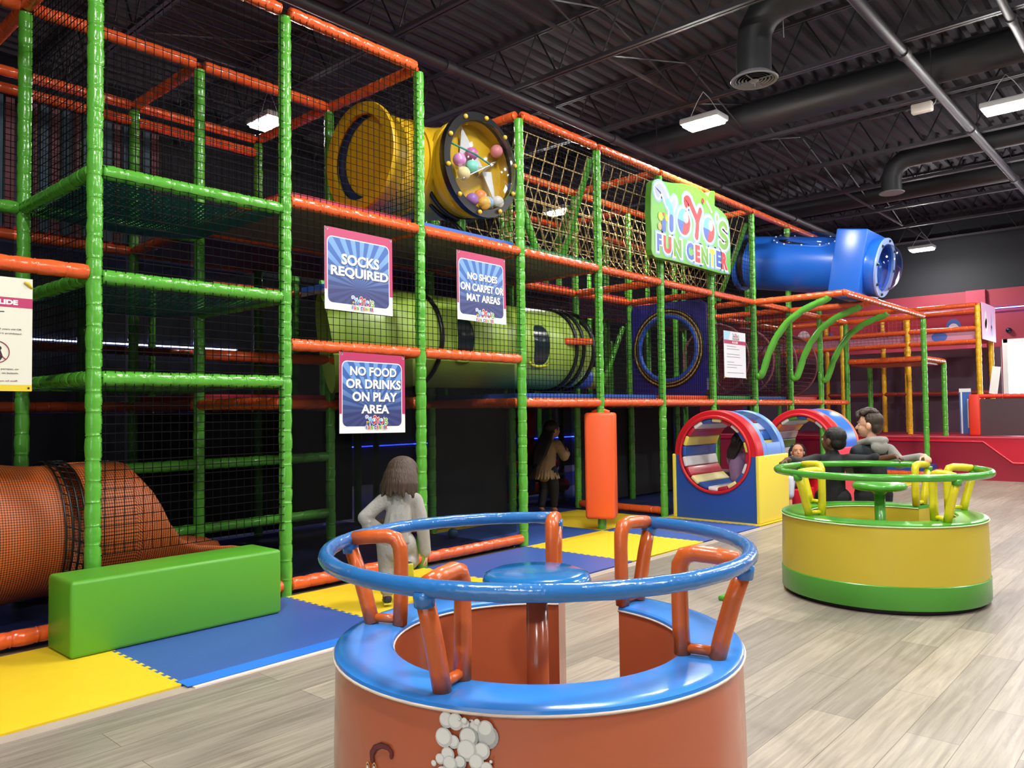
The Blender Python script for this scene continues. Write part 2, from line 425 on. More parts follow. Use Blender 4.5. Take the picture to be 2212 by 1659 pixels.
MB().lathe([(0.0005, 0.03), (0.16, 0.03)], 24).build('duct_dark_disc', BLACKP, t)  # black disc across the duct end, shade of its inside put into colour
mb = MB(); mb.tube([(-0.02, -0.19, 0.95), (-0.03, -0.2, 0.7), (-0.01, -0.21, 0.66), (-0.05, -0.2, 0.6)], 0.008, 6); mb.tube([(-0.03, -0.2, 0.7), (0.02, -0.22, 0.5)], 0.006, 6); mb.tube([(0.15, -0.25, 0.86), (0.16, -0.25, 0.5), (0.19, -0.24, 0.42)], 0.004, 6)
mb.build('hanging_wire', mat('pale_wire', 'c9c9cc', 0.4), t)
t = thing('ceiling_duct', 'dark duct farther back with a short bent drop, above the blue tube', 'duct', (13.2, -1.0, 4.62))
MB().tube([(0, -8.4, 0.5), (0, -0.36, 0.5), (0, -0.2, 0.48), (0, -0.06, 0.38), (0, 0, 0.22), (0, 0, 0.0)], 0.15, 24).build('duct_run', DUCT, t, 50)
MB().lathe([(0.15, 0.01), (0.19, -0.01), (0.18, -0.02), (0.1, -0.012), (0.0005, -0.012)], 24).build('diffuser', DIFF, t, 40)
t = thing('ceiling_duct', 'long plain dark round duct across the ceiling just above the brightest lamp', 'duct', (10.3, 0.2, 5.28))
MB().tube([(0, -9.6, 0), (0, 3.5, 0)], 0.2, 24).build('duct_run', DUCT, t, 50)
t = thing('ceiling_duct', 'long plain dark duct across the far ceiling beyond the bent drop', 'duct', (15.6, 0, 5.25))
MB().tube([(0, -9.6, 0), (0, 4.5, 0)], 0.19, 24).build('duct_run', DUCT, t, 50)
t = thing('alarm_box', 'small off white box on a roof joist right of the big diffuser', 'box', (10.5, -2.13, 4.9))
MB().bbox(-0.05, 0.05, -0.12, 0.12, -0.06, 0.06, 0.02).build('housing', mat('cream_plastic', 'd8cfc4', 0.5), t, True)
MB().tube([(0, -0.12, 0), (0, -0.15, 0.03), (0, -0.17, 0.1)], 0.006, 6).build('cable', mat('pale_wire', 'c9c9cc'), t)

# lamps: flat high bay fixtures hung from the joists; the lens is the light source
LENS = mat('lamp_lens', 'fffaf2', 0.4); LENS.node_tree.nodes['Principled BSDF'].inputs['Emission Color'].default_value = (1, 0.97, 0.93, 1); LENS.node_tree.nodes['Principled BSDF'].inputs['Emission Strength'].default_value = LAMP_L
def lamp(x, y, z, lab, group=None):
    t = thing('ceiling_lamp', lab, 'lamp', (x, y, z), 0.0, group)
    MB().bbox(-0.15, 0.15, -0.25, 0.25, 0.02, 0.09, 0.02).build('housing', mat('lamp_housing', 'bfc0c2', 0.4), t, True)
    MB().bbox(-0.12, 0.12, -0.22, 0.22, -0.01, 0.025, 0.012).build('lens', LENS, t, True)
    mb = MB()
    for a in (-0.2, 0.2): mb.tube([(0, a, 0.09), (0, a*0.4, 0.3), (0, 0, 5.0-z)], 0.004, 5)
    mb.build('hanging_cable', mat('pale_wire', 'c9c9cc'), t)
lamp(8.4, -0.28, 4.6, 'brightest ceiling lamp, glaring above the lettered sign')
lamp(4.85, 3.42, 4.6, 'ceiling lamp seen between green posts at the upper left')
lamp(10.35, -3.04, 4.6, 'ceiling lamp at the right edge of the picture')
lamp(18.5, -0.1, 4.6, 'small far ceiling lamp right of the blue tube')
lamp(10.45, 3.54, 4.6, 'dim distant lamp seen through the rope net')
for (x, y) in ((4.3, -1.9), (0.5, -2.8), (2.4, -5.4), (6.6, -4.9), (-2.4, -5.6), (14.0, -3.4), (9.0, -6.8), (14.0, -7.0), (3.5, -8.3)):
    lamp(x, y, 4.75, 'flat white ceiling lamp outside the pictured area', 'ceiling lamps outside the picture')

# led strips on the walls
def led(name, p0, p1, col, e, lab, parts=None):
    m = mat('led_'+name, col, 0.4, emit=e); t = thing('led_strip', lab, 'light', p0); d = Vector(p1)-Vector(p0)
    MB().tube([(0, 0, 0), d], 0.011, 6).build('tube_light', m, t); MB().tube([Vector((0, 0, 0.013)), d+Vector((0, 0, 0.013))], 0.009, 5).build('channel', BLACKP, t)
led('white', (2.4, 6.05, 2.18), (5.9, 6.05, 2.18), 'a9b4ff', 45, 'white blue light strip on the dark wall behind the green climbing bay')
led('blue', (6.6, 6.05, 0.66), (11.0, 6.05, 0.66), '2030ff', 40, 'dashed blue light strip low on the dark wall behind the child in grey')
led('blue', (12.2, 6.05, 0.64), (17.5, 6.05, 0.64), '2030ff', 40, 'blue light strip low behind the orange padded pillar')
led('violet', (3.0, 6.05, 0.5), (5.9, 6.05, 0.5), '3a20ff', 20, 'violet light strip low behind the slide')
led('cool', (19.9, -9.4, 3.36), (19.9, 3.0, 3.36), '4a6cff', 13, 'blue light strip along the far red wall')
# ------------------------------------------------------------------ floor mats
MATB = mat('blue_foam_mat', '3c5ca6', 0.42, 0.08, 60, 0.05); MATY = mat('yellow_foam_mat', 'ecca2a', 0.45, 0.08, 60, 0.04); TAPE = mat('blue_tape', '2f7be6', 0.35)
XA, WB = 1.7076, 1.22
def mat_tile(x0, x1, y0, y1, m, lab, tl, tr, grp='floor mats along the play frame'):
    pts = []
    def edge(x, ya, yb, sgn, teeth):
        if not teeth: return [(x, ya), (x, yb)]
        if ya > yb: return edge(x, yb, ya, sgn, teeth)[::-1]
        n = max(4, int(abs(yb-ya)/0.066)); out = []
        for i in range(n):
            a = ya+(yb-ya)*i/n; b = ya+(yb-ya)*(i+0.5)/n; c = ya+(yb-ya)*(i+1)/n; w = (b-a)*0.12
            out += [(x, a), (x-sgn*0.004, a+w), (x+sgn*0.018, a-w), (x+sgn*0.018, b+w), (x-sgn*0.004, b-w), (x, b)]
        out.append((x, yb)); return out
    pts = edge(x1, y0, y1, 1, tr)+edge(x0, y1, y0, 1, tl)
    o = MB().extrude(pts, 0.001, 0.014, lambda a, b, d: (a, b, d)).build('floor_mat', m)
    return tag(o, lab, 'mat', grp)
sx = [0.43, 1.655, 2.892, 4.11, 5.33, 6.50, 7.70, 8.92, 10.14, 11.36, 12.58, 13.8]
names = ['yellow foam floor mat at the left end, under the corner of the green block', 'dark blue floor mat in front of the green block, taped along its edge', 'yellow floor mat under the child in grey', 'blue floor mat beside the orange floor rail, left of the yellow diamond mat',
 'yellow floor mat in front of the hanging orange pillar', 'blue floor mat in front of the near barrel tunnel', 'yellow floor mat under the near barrel tunnel', 'blue floor mat between the two barrel tunnels', 'yellow floor mat under the far barrel tunnel', 'blue floor mat past the far barrel tunnel', 'yellow floor mat farthest along the play frame']
for i in range(11):
    x0, x1 = sx[i], sx[i+1]; m = MATY if i % 2 == 0 else MATB
    y1 = -0.06
    mat_tile(x0, x1, -1.18, y1, m, names[i], i > 0, i < 10)
tag(MB().box(1.66, 2.9, -1.235, -1.13, 0.0145, 0.0165).build('tape_strip', TAPE), 'strip of brighter blue tape along the front edge of the dark blue mat', 'tape')
struct(MB().box(0.0, 14.2, -1.27, -1.19, 0, 0.008).build('trim_2', mat('edge_plank', 'b3a698', 0.45, 0.1, 30, 0.1)))
struct(MB().box(1.68, 2.9, -1.262, -1.235, 0.008, 0.013).build('trim_3', mat('pale_edge', 'ddd6cf', 0.5)))
inner = [(5.33, 6.50, -0.055, 1.15, MATB, 'blue floor mat in shade behind the entry post left of the orange pillar'), (6.50, 7.70, -0.055, 1.15, MATY, 'yellow floor mat just inside the entry, behind the orange pillar'),
         (5.33, 6.5, 1.16, 2.4, MATY, 'yellow floor mat deep inside the entry'), (6.5, 7.7, 1.16, 2.4, MATB, 'blue floor mat under the child in beige')]
for x0, x1, y0, y1, m, lab in inner: mat_tile(x0, x1, y0, y1, m, lab, False, False, 'floor mats inside the entry')
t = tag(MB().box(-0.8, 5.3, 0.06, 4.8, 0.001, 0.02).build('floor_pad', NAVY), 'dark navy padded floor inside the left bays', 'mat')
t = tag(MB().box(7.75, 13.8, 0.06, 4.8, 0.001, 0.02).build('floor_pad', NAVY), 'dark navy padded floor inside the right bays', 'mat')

# ------------------------------------------------------------------ play frame
PF = thing('climbing_structure', 'tall indoor climbing frame of green posts, orange rails and black nets', 'play frame', (XA, 0, 0))
T1, T2, Z2, Z1, ZP, Z0 = 4.0, 3.955, 2.685, 1.70, 1.305, 0.075
def PX(i): return WB*i
def top(i): return T1 if i <= 2 else T2
for k in range(5):
    for i in range(-1, 11):
        h = top(i) - 0.045
        if i == 10: h = Z2 if k == 0 else 2.7
        if k == 4 and i % 2: continue
        pole('post', (PX(i), WB*k, 0.002), (PX(i), WB*k, h), GREEN, PF)
def lr(i, k, z, m=ORANGE, n=1, r=0.043): pole('long_rail', (PX(i)+0.04, WB*k, z), (PX(i+n)-0.04, WB*k, z), m, PF, r)
def cr(i, k, z, m=ORANGE, r=0.043): pole('cross_rail', (PX(i), WB*k+0.04, z), (PX(i), WB*(k+1)-0.04, z), m, PF, r)
# front row
for z in (2.62, 2.018, 1.441): lr(0, 0, z, GREEN)
lr(0, 0, Z0); lr(-1, 0, 2.035); lr(-1, 0, Z0); lr(-1, 0, T1); lr(0, 0, T1)
for z in (Z0, Z1, Z2, T1): lr(1, 0, z)
for z in (Z0, Z1, Z2): lr(2, 0, z)
for i in (3, 4, 5, 6, 7): lr(i, 0, ZP); lr(i, 0, Z2); lr(i, 0, T2)
for i in (8, 9): lr(i, 0, ZP); lr(i, 0, Z2)
lr(8, 0, T2); lr(7, 0, Z0)
# second row
for i in (-1, 0): lr(i, 1, T1); lr(i, 1, 2.62, GREEN); lr(i, 1, 1.441, GREEN)
for i in (0, 1): lr(i, 1, 0.84, GREEN); lr(i, 1, 0.34, GREEN)
lr(1, 1, T1); lr(2, 1, Z0); lr(0, 1, Z0)
for i in (1, 2): lr(i, 1, Z2); lr(i, 1, Z1); lr(i, 1, ZP)
for i in (3, 4, 5, 6, 7): lr(i, 1, T2); lr(i, 1, Z2); lr(i, 1, ZP)
for i in (8, 9): lr(i, 1, Z2); lr(i, 1, ZP)
# rows behind
for i in (-1, 0, 1): lr(i, 2, T1); lr(i, 2, 3.86); lr(i, 2, Z2); lr(i, 2, ZP)
for i in (3, 5, 7): lr(i, 2, T2); lr(i, 2, Z2, n=2); lr(i, 2, ZP, n=2)
for i in (-1, 1, 3, 5): lr(i, 3, Z2, n=2); lr(i, 3, ZP, n=2); lr(i, 3, 3.2, n=2)
for i in (-1, 1, 3): lr(i, 3, 1.9, n=2)
# rails running back
for z in (T1,): cr(0, 0, z); cr(2, 0, z)
cr(0, 0, 2.62, GREEN); cr(0, 0, 2.018, GREEN); cr(0, 0, 1.441, GREEN); cr(1, 0, 2.018, GREEN)
cr(0, 1, T1); cr(1, 1, T1); cr(2, 1, T1)
for i in (1, 2, 3, 4, 5, 6, 7, 8, 9, 10): cr(i, 0, Z2)
for i in (3, 5, 7): cr(i, 0, T2)
for i in (1, 2, 3, 5, 6, 7, 9): cr(i, 0, ZP)
for i in (1, 3, 5, 7): cr(i, 1, Z2); cr(i, 1, ZP)
for i in (5,): cr(i, 0, Z0)
cr(2, 0, Z1); cr(1, 0, Z0); pole('long_rail', (PX(4)-0.30, 0.22, 1.93), (PX(4)-0.05, 0.06, 1.93), ORANGE, PF, 0.036); cr(4, 1, T2); cr(6, 1, T2)
# slanted braces above the deck and inside
def br_(a, b): pole('brace', a, b, GREEN, PF, 0.036)
br_((PX(4), 0.08, 3.85), (PX(4), 0.5, 2.76)); br_((PX(3), 0.07, 3.35), (PX(3)+0.35, 0.1, 2.76)); br_((PX(7), 0.07, 3.8), (PX(7), 0.52, 2.76)); br_((PX(5), 1.28, 3.8), (PX(5), 1.75, 2.76)); br_((PX(4), 1.3, 2.3), (PX(4)+0.5, 1.3, 1.4)); br_((PX(6)-0.05, 1.3, 2.35), (PX(6)-0.55, 1.3, 1.55))
# nets
def fnet(i, z0, z1, n=1, **k): net((PX(i), -0.03, z0), (WB*n, 0, 0), (0, 0, z1-z0), PF, NET, **k)
fnet(0, 0.45, T1); fnet(1, Z1, Z2); fnet(1, Z2, T1); fnet(2, Z1, Z2)
for i in (3, 4, 5, 6, 7): fnet(i, ZP, Z2)
for i in (3, 4, 5, 6): fnet(i, Z2, T2)
def rnet(i, k, z0, z1, **kw): net((PX(i), WB*k+0.03, z0), (WB, 0, 0), (0, 0, z1-z0), PF, NET, **kw)
for i in (0, 1): rnet(i, 1, Z2, T1)
for i in (-1, 0, 1): rnet(i, 2, Z2, 3.86)
for i in (3, 4, 5, 6): rnet(i, 1, Z2, T2)
for i in (2, 3, 4, 5, 6): rnet(i, 1, ZP, Z2)
def snet(i, k, z0, z1, **kw): net((PX(i)+0.03, WB*k, z0), (0, WB, 0), (0, 0, z1-z0), PF, NET, **kw)
snet(0, 0, 2.62, T1); snet(2, 0, Z2, T1); snet(0, 0, 1.441, 2.6); snet(3, 0, Z2, T2); snet(8, 0, ZP, Z2)
pass
# white mesh behind
net((PX(1)-0.5, 2.6, 2.72), (1.6, 0, 0), (0, 0, 0.5), PF, mat('pale_net', 'b8bcc0', 0.6), sp=0.07)
# even see-through black sheets, added to darken the lower bays and inner rows
def scr(i, k, z0, z1, n=1, dy=0.05): MB().box(PX(i)+0.04, PX(i+n)-0.04, WB*k+dy, WB*k+dy+0.004, z0, z1).build('darkening_screen', SCR, PF)
scr(1, 0, 0.13, Z1-0.05); scr(2, 0, 0.13, Z1-0.05)
for i in range(-1, 5): scr(i, 1, 0.1, Z2-0.05, dy=0.06)
for i in range(-1, 9): scr(i, 2, 0.1, Z2-0.05, dy=0.07)
# decks
def deck(i, k, z, m=REDDECK, n=1):
    mb = MB(); x0, x1, y0, y1 = PX(i)+0.045, PX(i+n)-0.045, WB*k+0.05, WB*(k+1)-0.045
    mb.box(x0, x1, y0, y1, z+0.02, z+0.085, 0); mb.box(x0, x1, y0, y1, z-0.03, z+0.0195, 1); mb.build('deck', [m, DECKUNDER], PF)
GRD = mat('green_deck_pad', '2f9a4a', 0.45); BLD = mat('blue_deck_pad', '2c5fbe', 0.45); ORD = mat('orange_deck_pad', 'e2562c', 0.45)
deck(1, 0, Z2); deck(2, 0, Z2, BLD); deck(3, 0, Z2, GRD)
deck(3, 0, ZP, BLD); deck(4, 0, ZP, BLD); deck(5, 0, ZP, ORD); deck(6, 0, ZP, GRD); deck(7, 0, ZP, BLD); deck(8, 0, ZP, REDDECK)
for i in (1, 3, 5, 7): deck(i, 1, Z2 if i != 5 else Z2, REDDECK, 2)
for i in (1, 3, 5, 7): deck(i, 1, ZP, REDDECK if i % 4 == 1 else BLD, 2)
deck(-1, 2, Z2, REDDECK, 3); deck(3, 2, Z2, BLD, 2)
# sagging woven hammock floors in the climbing bay
def hammock(x0, x1, y0, y1, z, sag, m, sp=0.04, wdt=0.02):
    mb = MB(); nx = int((x1-x0)/sp); ny = int((y1-y0)/sp)
    def zf(a, b): return z - sag*4*a*(1-a)*(0.4+0.6*4*b*(1-b))
    S = 10
    for i in range(nx+1):
        a = i/nx; x = x0+(x1-x0)*a; w = wdt*0.5
        pts = [(x, y0+(y1-y0)*j/S, zf(a, j/S)) for j in range(S+1)]
        mb.add([(p[0]-w, p[1], p[2]) for p in pts]+[(p[0]+w, p[1], p[2]) for p in pts], [(j, j+1, j+2+S, j+1+S) for j in range(S)])
    for i in range(ny+1):
        b = i/ny; y = y0+(y1-y0)*b; w = wdt*0.5
        pts = [(x0+(x1-x0)*j/S, y, zf(j/S, b)+0.002) for j in range(S+1)]
        mb.add([(p[0], p[1]-w, p[2]) for p in pts]+[(p[0], p[1]+w, p[2]) for p in pts], [(j, j+1+S, j+2+S, j+1) for j in range(S)])
    mb.build('hammock_floor', m, PF)
hammock(0.03, 1.19, 0.03, 1.2, 2.60, 0.10, TEAL, 0.034, 0.025)
hammock(0.03, 1.19, 0.03, 1.2, 2.0, 0.09, TEAL); hammock(0.03, 1.19, 0.03, 1.2, 1.42, 0.05, mat('dark_green_mesh', '123c24', 0.6))
# red and blue woven strap wall at the upper left
STR = [mat('red_strap', '5c1a28', 0.55), mat('teal_strap', '12384c', 0.55)]
mb = MB(); mb2 = MB()
for j in range(34):
    x = -1.35+j*0.083; (mb if j % 2 else mb2).box(x, x+0.062, 2.46+0.012*(j % 2), 2.47+0.012*(j % 2), 2.75, 3.84)
mb.build('strap_curtain', STR[0], PF); mb2.build('strap_curtain', STR[1], PF)
# dark mesh screen and dark panels between inner posts
SCREEN = mat('dark_screen', '16181c', 0.8)
MB().box(PX(3)+0.03, PX(4)-0.04, WB+0.05, WB+0.06, 0.05, ZP-0.05).build('screen_panel', SCREEN, PF)
MB().box(PX(1)+0.03, PX(3)-0.04, 2*WB+0.05, 2*WB+0.06, 0.05, 1.25).build('screen_panel', SCREEN, PF)
MB().box(PX(5)+0.03, PX(7)-0.04, 1.0*WB+0.05, 1.0*WB+0.06, 0.05, 1.25).build('screen_panel', SCREEN, PF)
# navy panel with a round striped hole
NV = mat('navy_panel_vinyl', '2a2a86', 0.35, 0.15, 10)
mb = MB(); n = 48; R = 0.44; cy0, cz0 = 0.62, 2.02; Y0, Y1, ZA, ZB = 0.05, 1.17, ZP+0.08, Z2-0.06
def sq(a):
    c, s = cos(a), sin(a); k = min((Y1-cy0)/abs(c) if abs(c) > 1e-6 else 9, (cy0-Y0)/abs(c) if abs(c) > 1e-6 else 9); k2 = (ZB-cz0 if s > 0 else cz0-ZA)/abs(s) if abs(s) > 1e-6 else 9
    q = min(k, k2); return (cy0+q*c, cz0+q*s)
vs = []; fs = []
for d in (-0.03, 0.03):
    for k in range(n): a = 2*pi*k/n; vs.append((PX(6)+d, cy0+R*cos(a), cz0+R*sin(a)))
    for k in range(n): a = 2*pi*k/n; p = sq(a); vs.append((PX(6)+d, p[0], p[1]))
for k in range(n):
    j = (k+1) % n; fs += [(k, j, n+j, n+k), (2*n+k, 3*n+k, 3*n+j, 2*n+j), (k, 2*n+k, 2*n+j, j), (n+k, n+j, 3*n+j, 3*n+k)]
mb.add(vs, fs); hp = mb.build('hole_panel', NV, PF)
for r, m in ((0.425, mat('blue_ring_vinyl', '2b55b8', 0.3)), (0.455, mat('gold_ring', 'b99a4a', 0.4)), (0.475, BLACKP), (0.497, MATS['gold_ring']), (0.517, BLACKP)):
    MB().tube([(PX(6)-0.035, cy0+r*cos(2*pi*k/40), cz0+r*sin(2*pi*k/40)) for k in range(40)], 0.011 if r > 0.44 else 0.03, 8, closed=True).build('hole_ring', m, hp, True)
# striped roller in the bay
RB, RG = mat('roller_blue', '2a56a8', 0.35), mat('roller_green', '6f9a34', 0.35)
ro = MB(); 
for k in range(6): x = PX(4)+0.12+k*0.18; ro.tube([(x, 0.95, 1.62), (x+0.18, 0.95, 1.62)], 0.135, 20, mi=k % 2)
ro.build('roller', [RB, RG], PF, 40)
# lower rollers behind the child in beige, red and blue
for k, (z, m) in enumerate(((0.16, REDV), (0.3, MATS['blue_ring_vinyl']), (0.45, REDV))): MB().tube([(PX(4)+0.05, 2.3+0.1*k, z), (PX(6)-0.1, 2.3+0.1*k, z)], 0.085, 14).build('step_roller', m, PF, 40)
# spiral net tunnel
MRN = mat('maroon_net', '5e1a2c', 0.6)
mb = MB(); rr = 0.5; x0, x1 = PX(7)+0.1, PX(9)+0.2
for k in range(40): a = 2*pi*k/40; strand(mb, (x0, 0.64+rr*cos(a), 1.93+rr*sin(a)), (x1, 0.64+rr*cos(a), 1.93+rr*sin(a)), 0.004)
for j in range(44):
    x = x0+(x1-x0)*j/43
    for k in range(20): a, b = 2*pi*k/20, 2*pi*(k+1)/20; strand(mb, (x, 0.64+rr*cos(a), 1.93+rr*sin(a)), (x, 0.64+rr*cos(b), 1.93+rr*sin(b)), 0.004)
sp = mb.build('net_tunnel', MRN, PF)
for x in (x0, x0+0.85, x0+1.7, x1): MB().tube([(x, 0.64+rr*1.02*cos(2*pi*k/32), 1.93+rr*1.02*sin(2*pi*k/32)) for k in range(32)], 0.016, 8, closed=True).build('hoop', mat('pale_hoop', '9a5a60', 0.4), sp, True)
# rope climbing trough
ROPE = mat('tan_rope', 'b89e6a', 0.8, 0.4, 120)
mb = MB(); prof = [(0.08, 3.86), (0.2, 3.5), (0.34, 3.1), (0.5, 2.86), (0.72, 2.86), (0.9, 3.1), (1.03, 3.5), (1.14, 3.82)]
def tr(x, t):
    t = max(0, min(0.9999, t))*(len(prof)-1); i = int(t); f = t-i; a, b = prof[i], prof[i+1]; return Vector((x, a[0]+(b[0]-a[0])*f, a[1]+(b[1]-a[1])*f))
X0, X1 = PX(3)+0.06, PX(7)-0.06; NXr, NT = 30, 14
for j in range(NT+1):
    for i in range(NXr): a, b = X0+(X1-X0)*i/NXr, X0+(X1-X0)*(i+1)/NXr; strand(mb, tr(a, j/NT), tr(b, j/NT), 0.0072)
for i in range(NXr+1):
    for j in range(NT): strand(mb, tr(X0+(X1-X0)*i/NXr, j/NT), tr(X0+(X1-X0)*i/NXr, (j+1)/NT), 0.0072)
for i in range(NXr):
    for j in range(3, 9):
        strand(mb, tr(X0+(X1-X0)*i/NXr, j/NT), tr(X0+(X1-X0)*(i+1)/NXr, (j+1)/NT), 0.0072)
tag(mb.build('rope_net', ROPE), 'tan rope climbing net slung behind the lettered sign', 'net').location = (XA, 0, 0)
# hanging segmented bags
for (x, y, cols, lab) in ((6.65, 1.55, ('b8202c', 'd8a01e', '8a1a2a'), 'hanging padded bag, red over yellow, left of the child in beige'), (7.0, 1.75, ('c8942a', 'c08a1e', '20306a'), 'hanging padded bag, yellow, behind the child in beige'), (7.45, 1.7, ('b81a34', 'b8202c', '20306a'), 'hanging padded bag, red, above the head of the child in beige')):
    t = thing('punch_bag', lab, 'bag', (x, y, ZP-0.05), 0, None)
    for k, c in enumerate(cols): MB().lathe([(0.0005, -0.02-0.34*k), (0.06, -0.03-0.34*k), (0.07, -0.06-0.34*k), (0.07, -0.33-0.34*k), (0.055, -0.355-0.34*k), (0.0005, -0.36-0.34*k)], 16).build('segment', mat('bag_'+c, c, 0.4), t, 50)
    MB().tube([(0, 0, -0.03), (0, 0, 0.05)], 0.006, 6).build('strap', BLACKP, t)

# canopy on curved green brackets with its two front posts
CN = thing('canopy', 'orange railed canopy on three curved green brackets over the barrel tunnels', 'canopy', (XA+WB*7, 0, 0))
zc = Z2
pole('rail', (0, -0.04, zc), (0, -1.2, zc), ORANGE, CN); pole('rail', (0, -1.22, zc+0.005), (3.66, -1.22, zc+0.005), ORANGE, CN); pole('rail', (3.66, -0.04, zc), (3.66, -1.18, zc), ORANGE, CN)
pole('rail', (1.22, -0.04, zc-0.01), (1.22, -1.18, zc-0.01), ORANGE, CN); pole('rail', (2.44, -0.04, zc-0.01), (2.44, -1.18, zc-0.01), ORANGE, CN)
pole('post', (3.66, -1.22, 0.015), (3.66, -1.22, zc-0.04), GREEN, CN); pole('post', (4.88, -1.22, 0.015), (4.88, -1.22, 2.0), GREEN, CN); pole('post', (4.88, 0, 0.015), (4.88, 0, 2.0), GREEN, CN)
for k, x in enumerate((0, 1.22, 2.44)):
    pts = [(x, -0.03, 1.66), (x, -0.09, 1.665), (x, -0.13, 1.74), (x, -0.20, 1.95), (x, -0.31, 2.17), (x, -0.47, 2.37), (x, -0.68, 2.51), (x, -0.86, 2.58), (x, -1.0, 2.625), (x, -1.03, 2.66)]
    ps = []; 
    for i in range(len(pts)-1):
        for j in range(4): ps.append(Vector(pts[i]).lerp(Vector(pts[i+1]), j/4))
    ps.append(Vector(pts[-1])); rs = [0.047*(0.93 if i % 4 == 0 else 1.03) for i in range(len(ps))]
    MB().tube(ps, rs, 12).build('bracket', GREEN, CN, True)
pole('rail', (3.66, -0.04, 2.0), (3.66, -1.18, 2.0), ORANGE, CN); pole('rail', (3.7, -1.22, 2.0), (4.88, -1.22, 2.0), ORANGE, CN); pole('rail', (4.88, -1.18, 2.0), (4.88, -0.04, 2.0), ORANGE, CN)
MB().box(3.7, 4.84, -1.17, -0.05, 1.93, 2.02).build('roof_pad', mat('brick_red_pad', 'a8382c', 0.4), CN)
MB().box(3.7, 4.84, -1.17, -0.05, 0.13, 0.24).build('step_pad', mat('blue_step_pad', '2448a0', 0.4), CN)
for z, m in ((0.13, ORANGE),): pole('rail', (3.7, -1.22, z), (4.88, -1.22, z), m, CN); pole('rail', (3.66, -1.18, z), (3.66, -0.04, z), m, CN)
pole('rail', (4.88, -1.18, 0.55), (4.88, -0.04, 0.55), GREEN, CN); pole('rail', (4.88, -1.18, 0.42), (4.88, -0.04, 0.42), ORANGE, CN)
pole('post', (5.0, -1.2, 0.015), (5.0, -1.2, 1.35), ORANGE, CN, 0.03)
# ------------------------------------------------------------------ green block and orange pillar
BLK = mat('lime_block_vinyl', '559f2c', 0.4, 0.06, 6, 0.04)
tag(MB().bbox(-0.593, 0.593, -0.166, 0.166, 0, 0.385, 0.02).build('foam_block', BLK, None, 35, (2.05, -0.244, 0.0145)), 'long bright green foam block lying in front of the slide', 'foam block')
t = thing('padded_pillar', 'orange square padded post cover hanging on a front post, left of the near barrel tunnel', 'post cover', (XA+WB*4, 0.0, 0), radians(-62))
PIL = mat('orange_pad_vinyl', 'f4602a', 0.38, 0.06, 6)
MB().bbox(-0.15, 0.15, -0.145, 0.145, 0.13, 1.2, 0.03).build('pad', PIL, t, 35)
MB().tube([(-0.09, 0, 1.2), (0, 0, 1.235), (0.09, 0, 1.2)], 0.02, 8).build('top_strap', PIL, t, True)

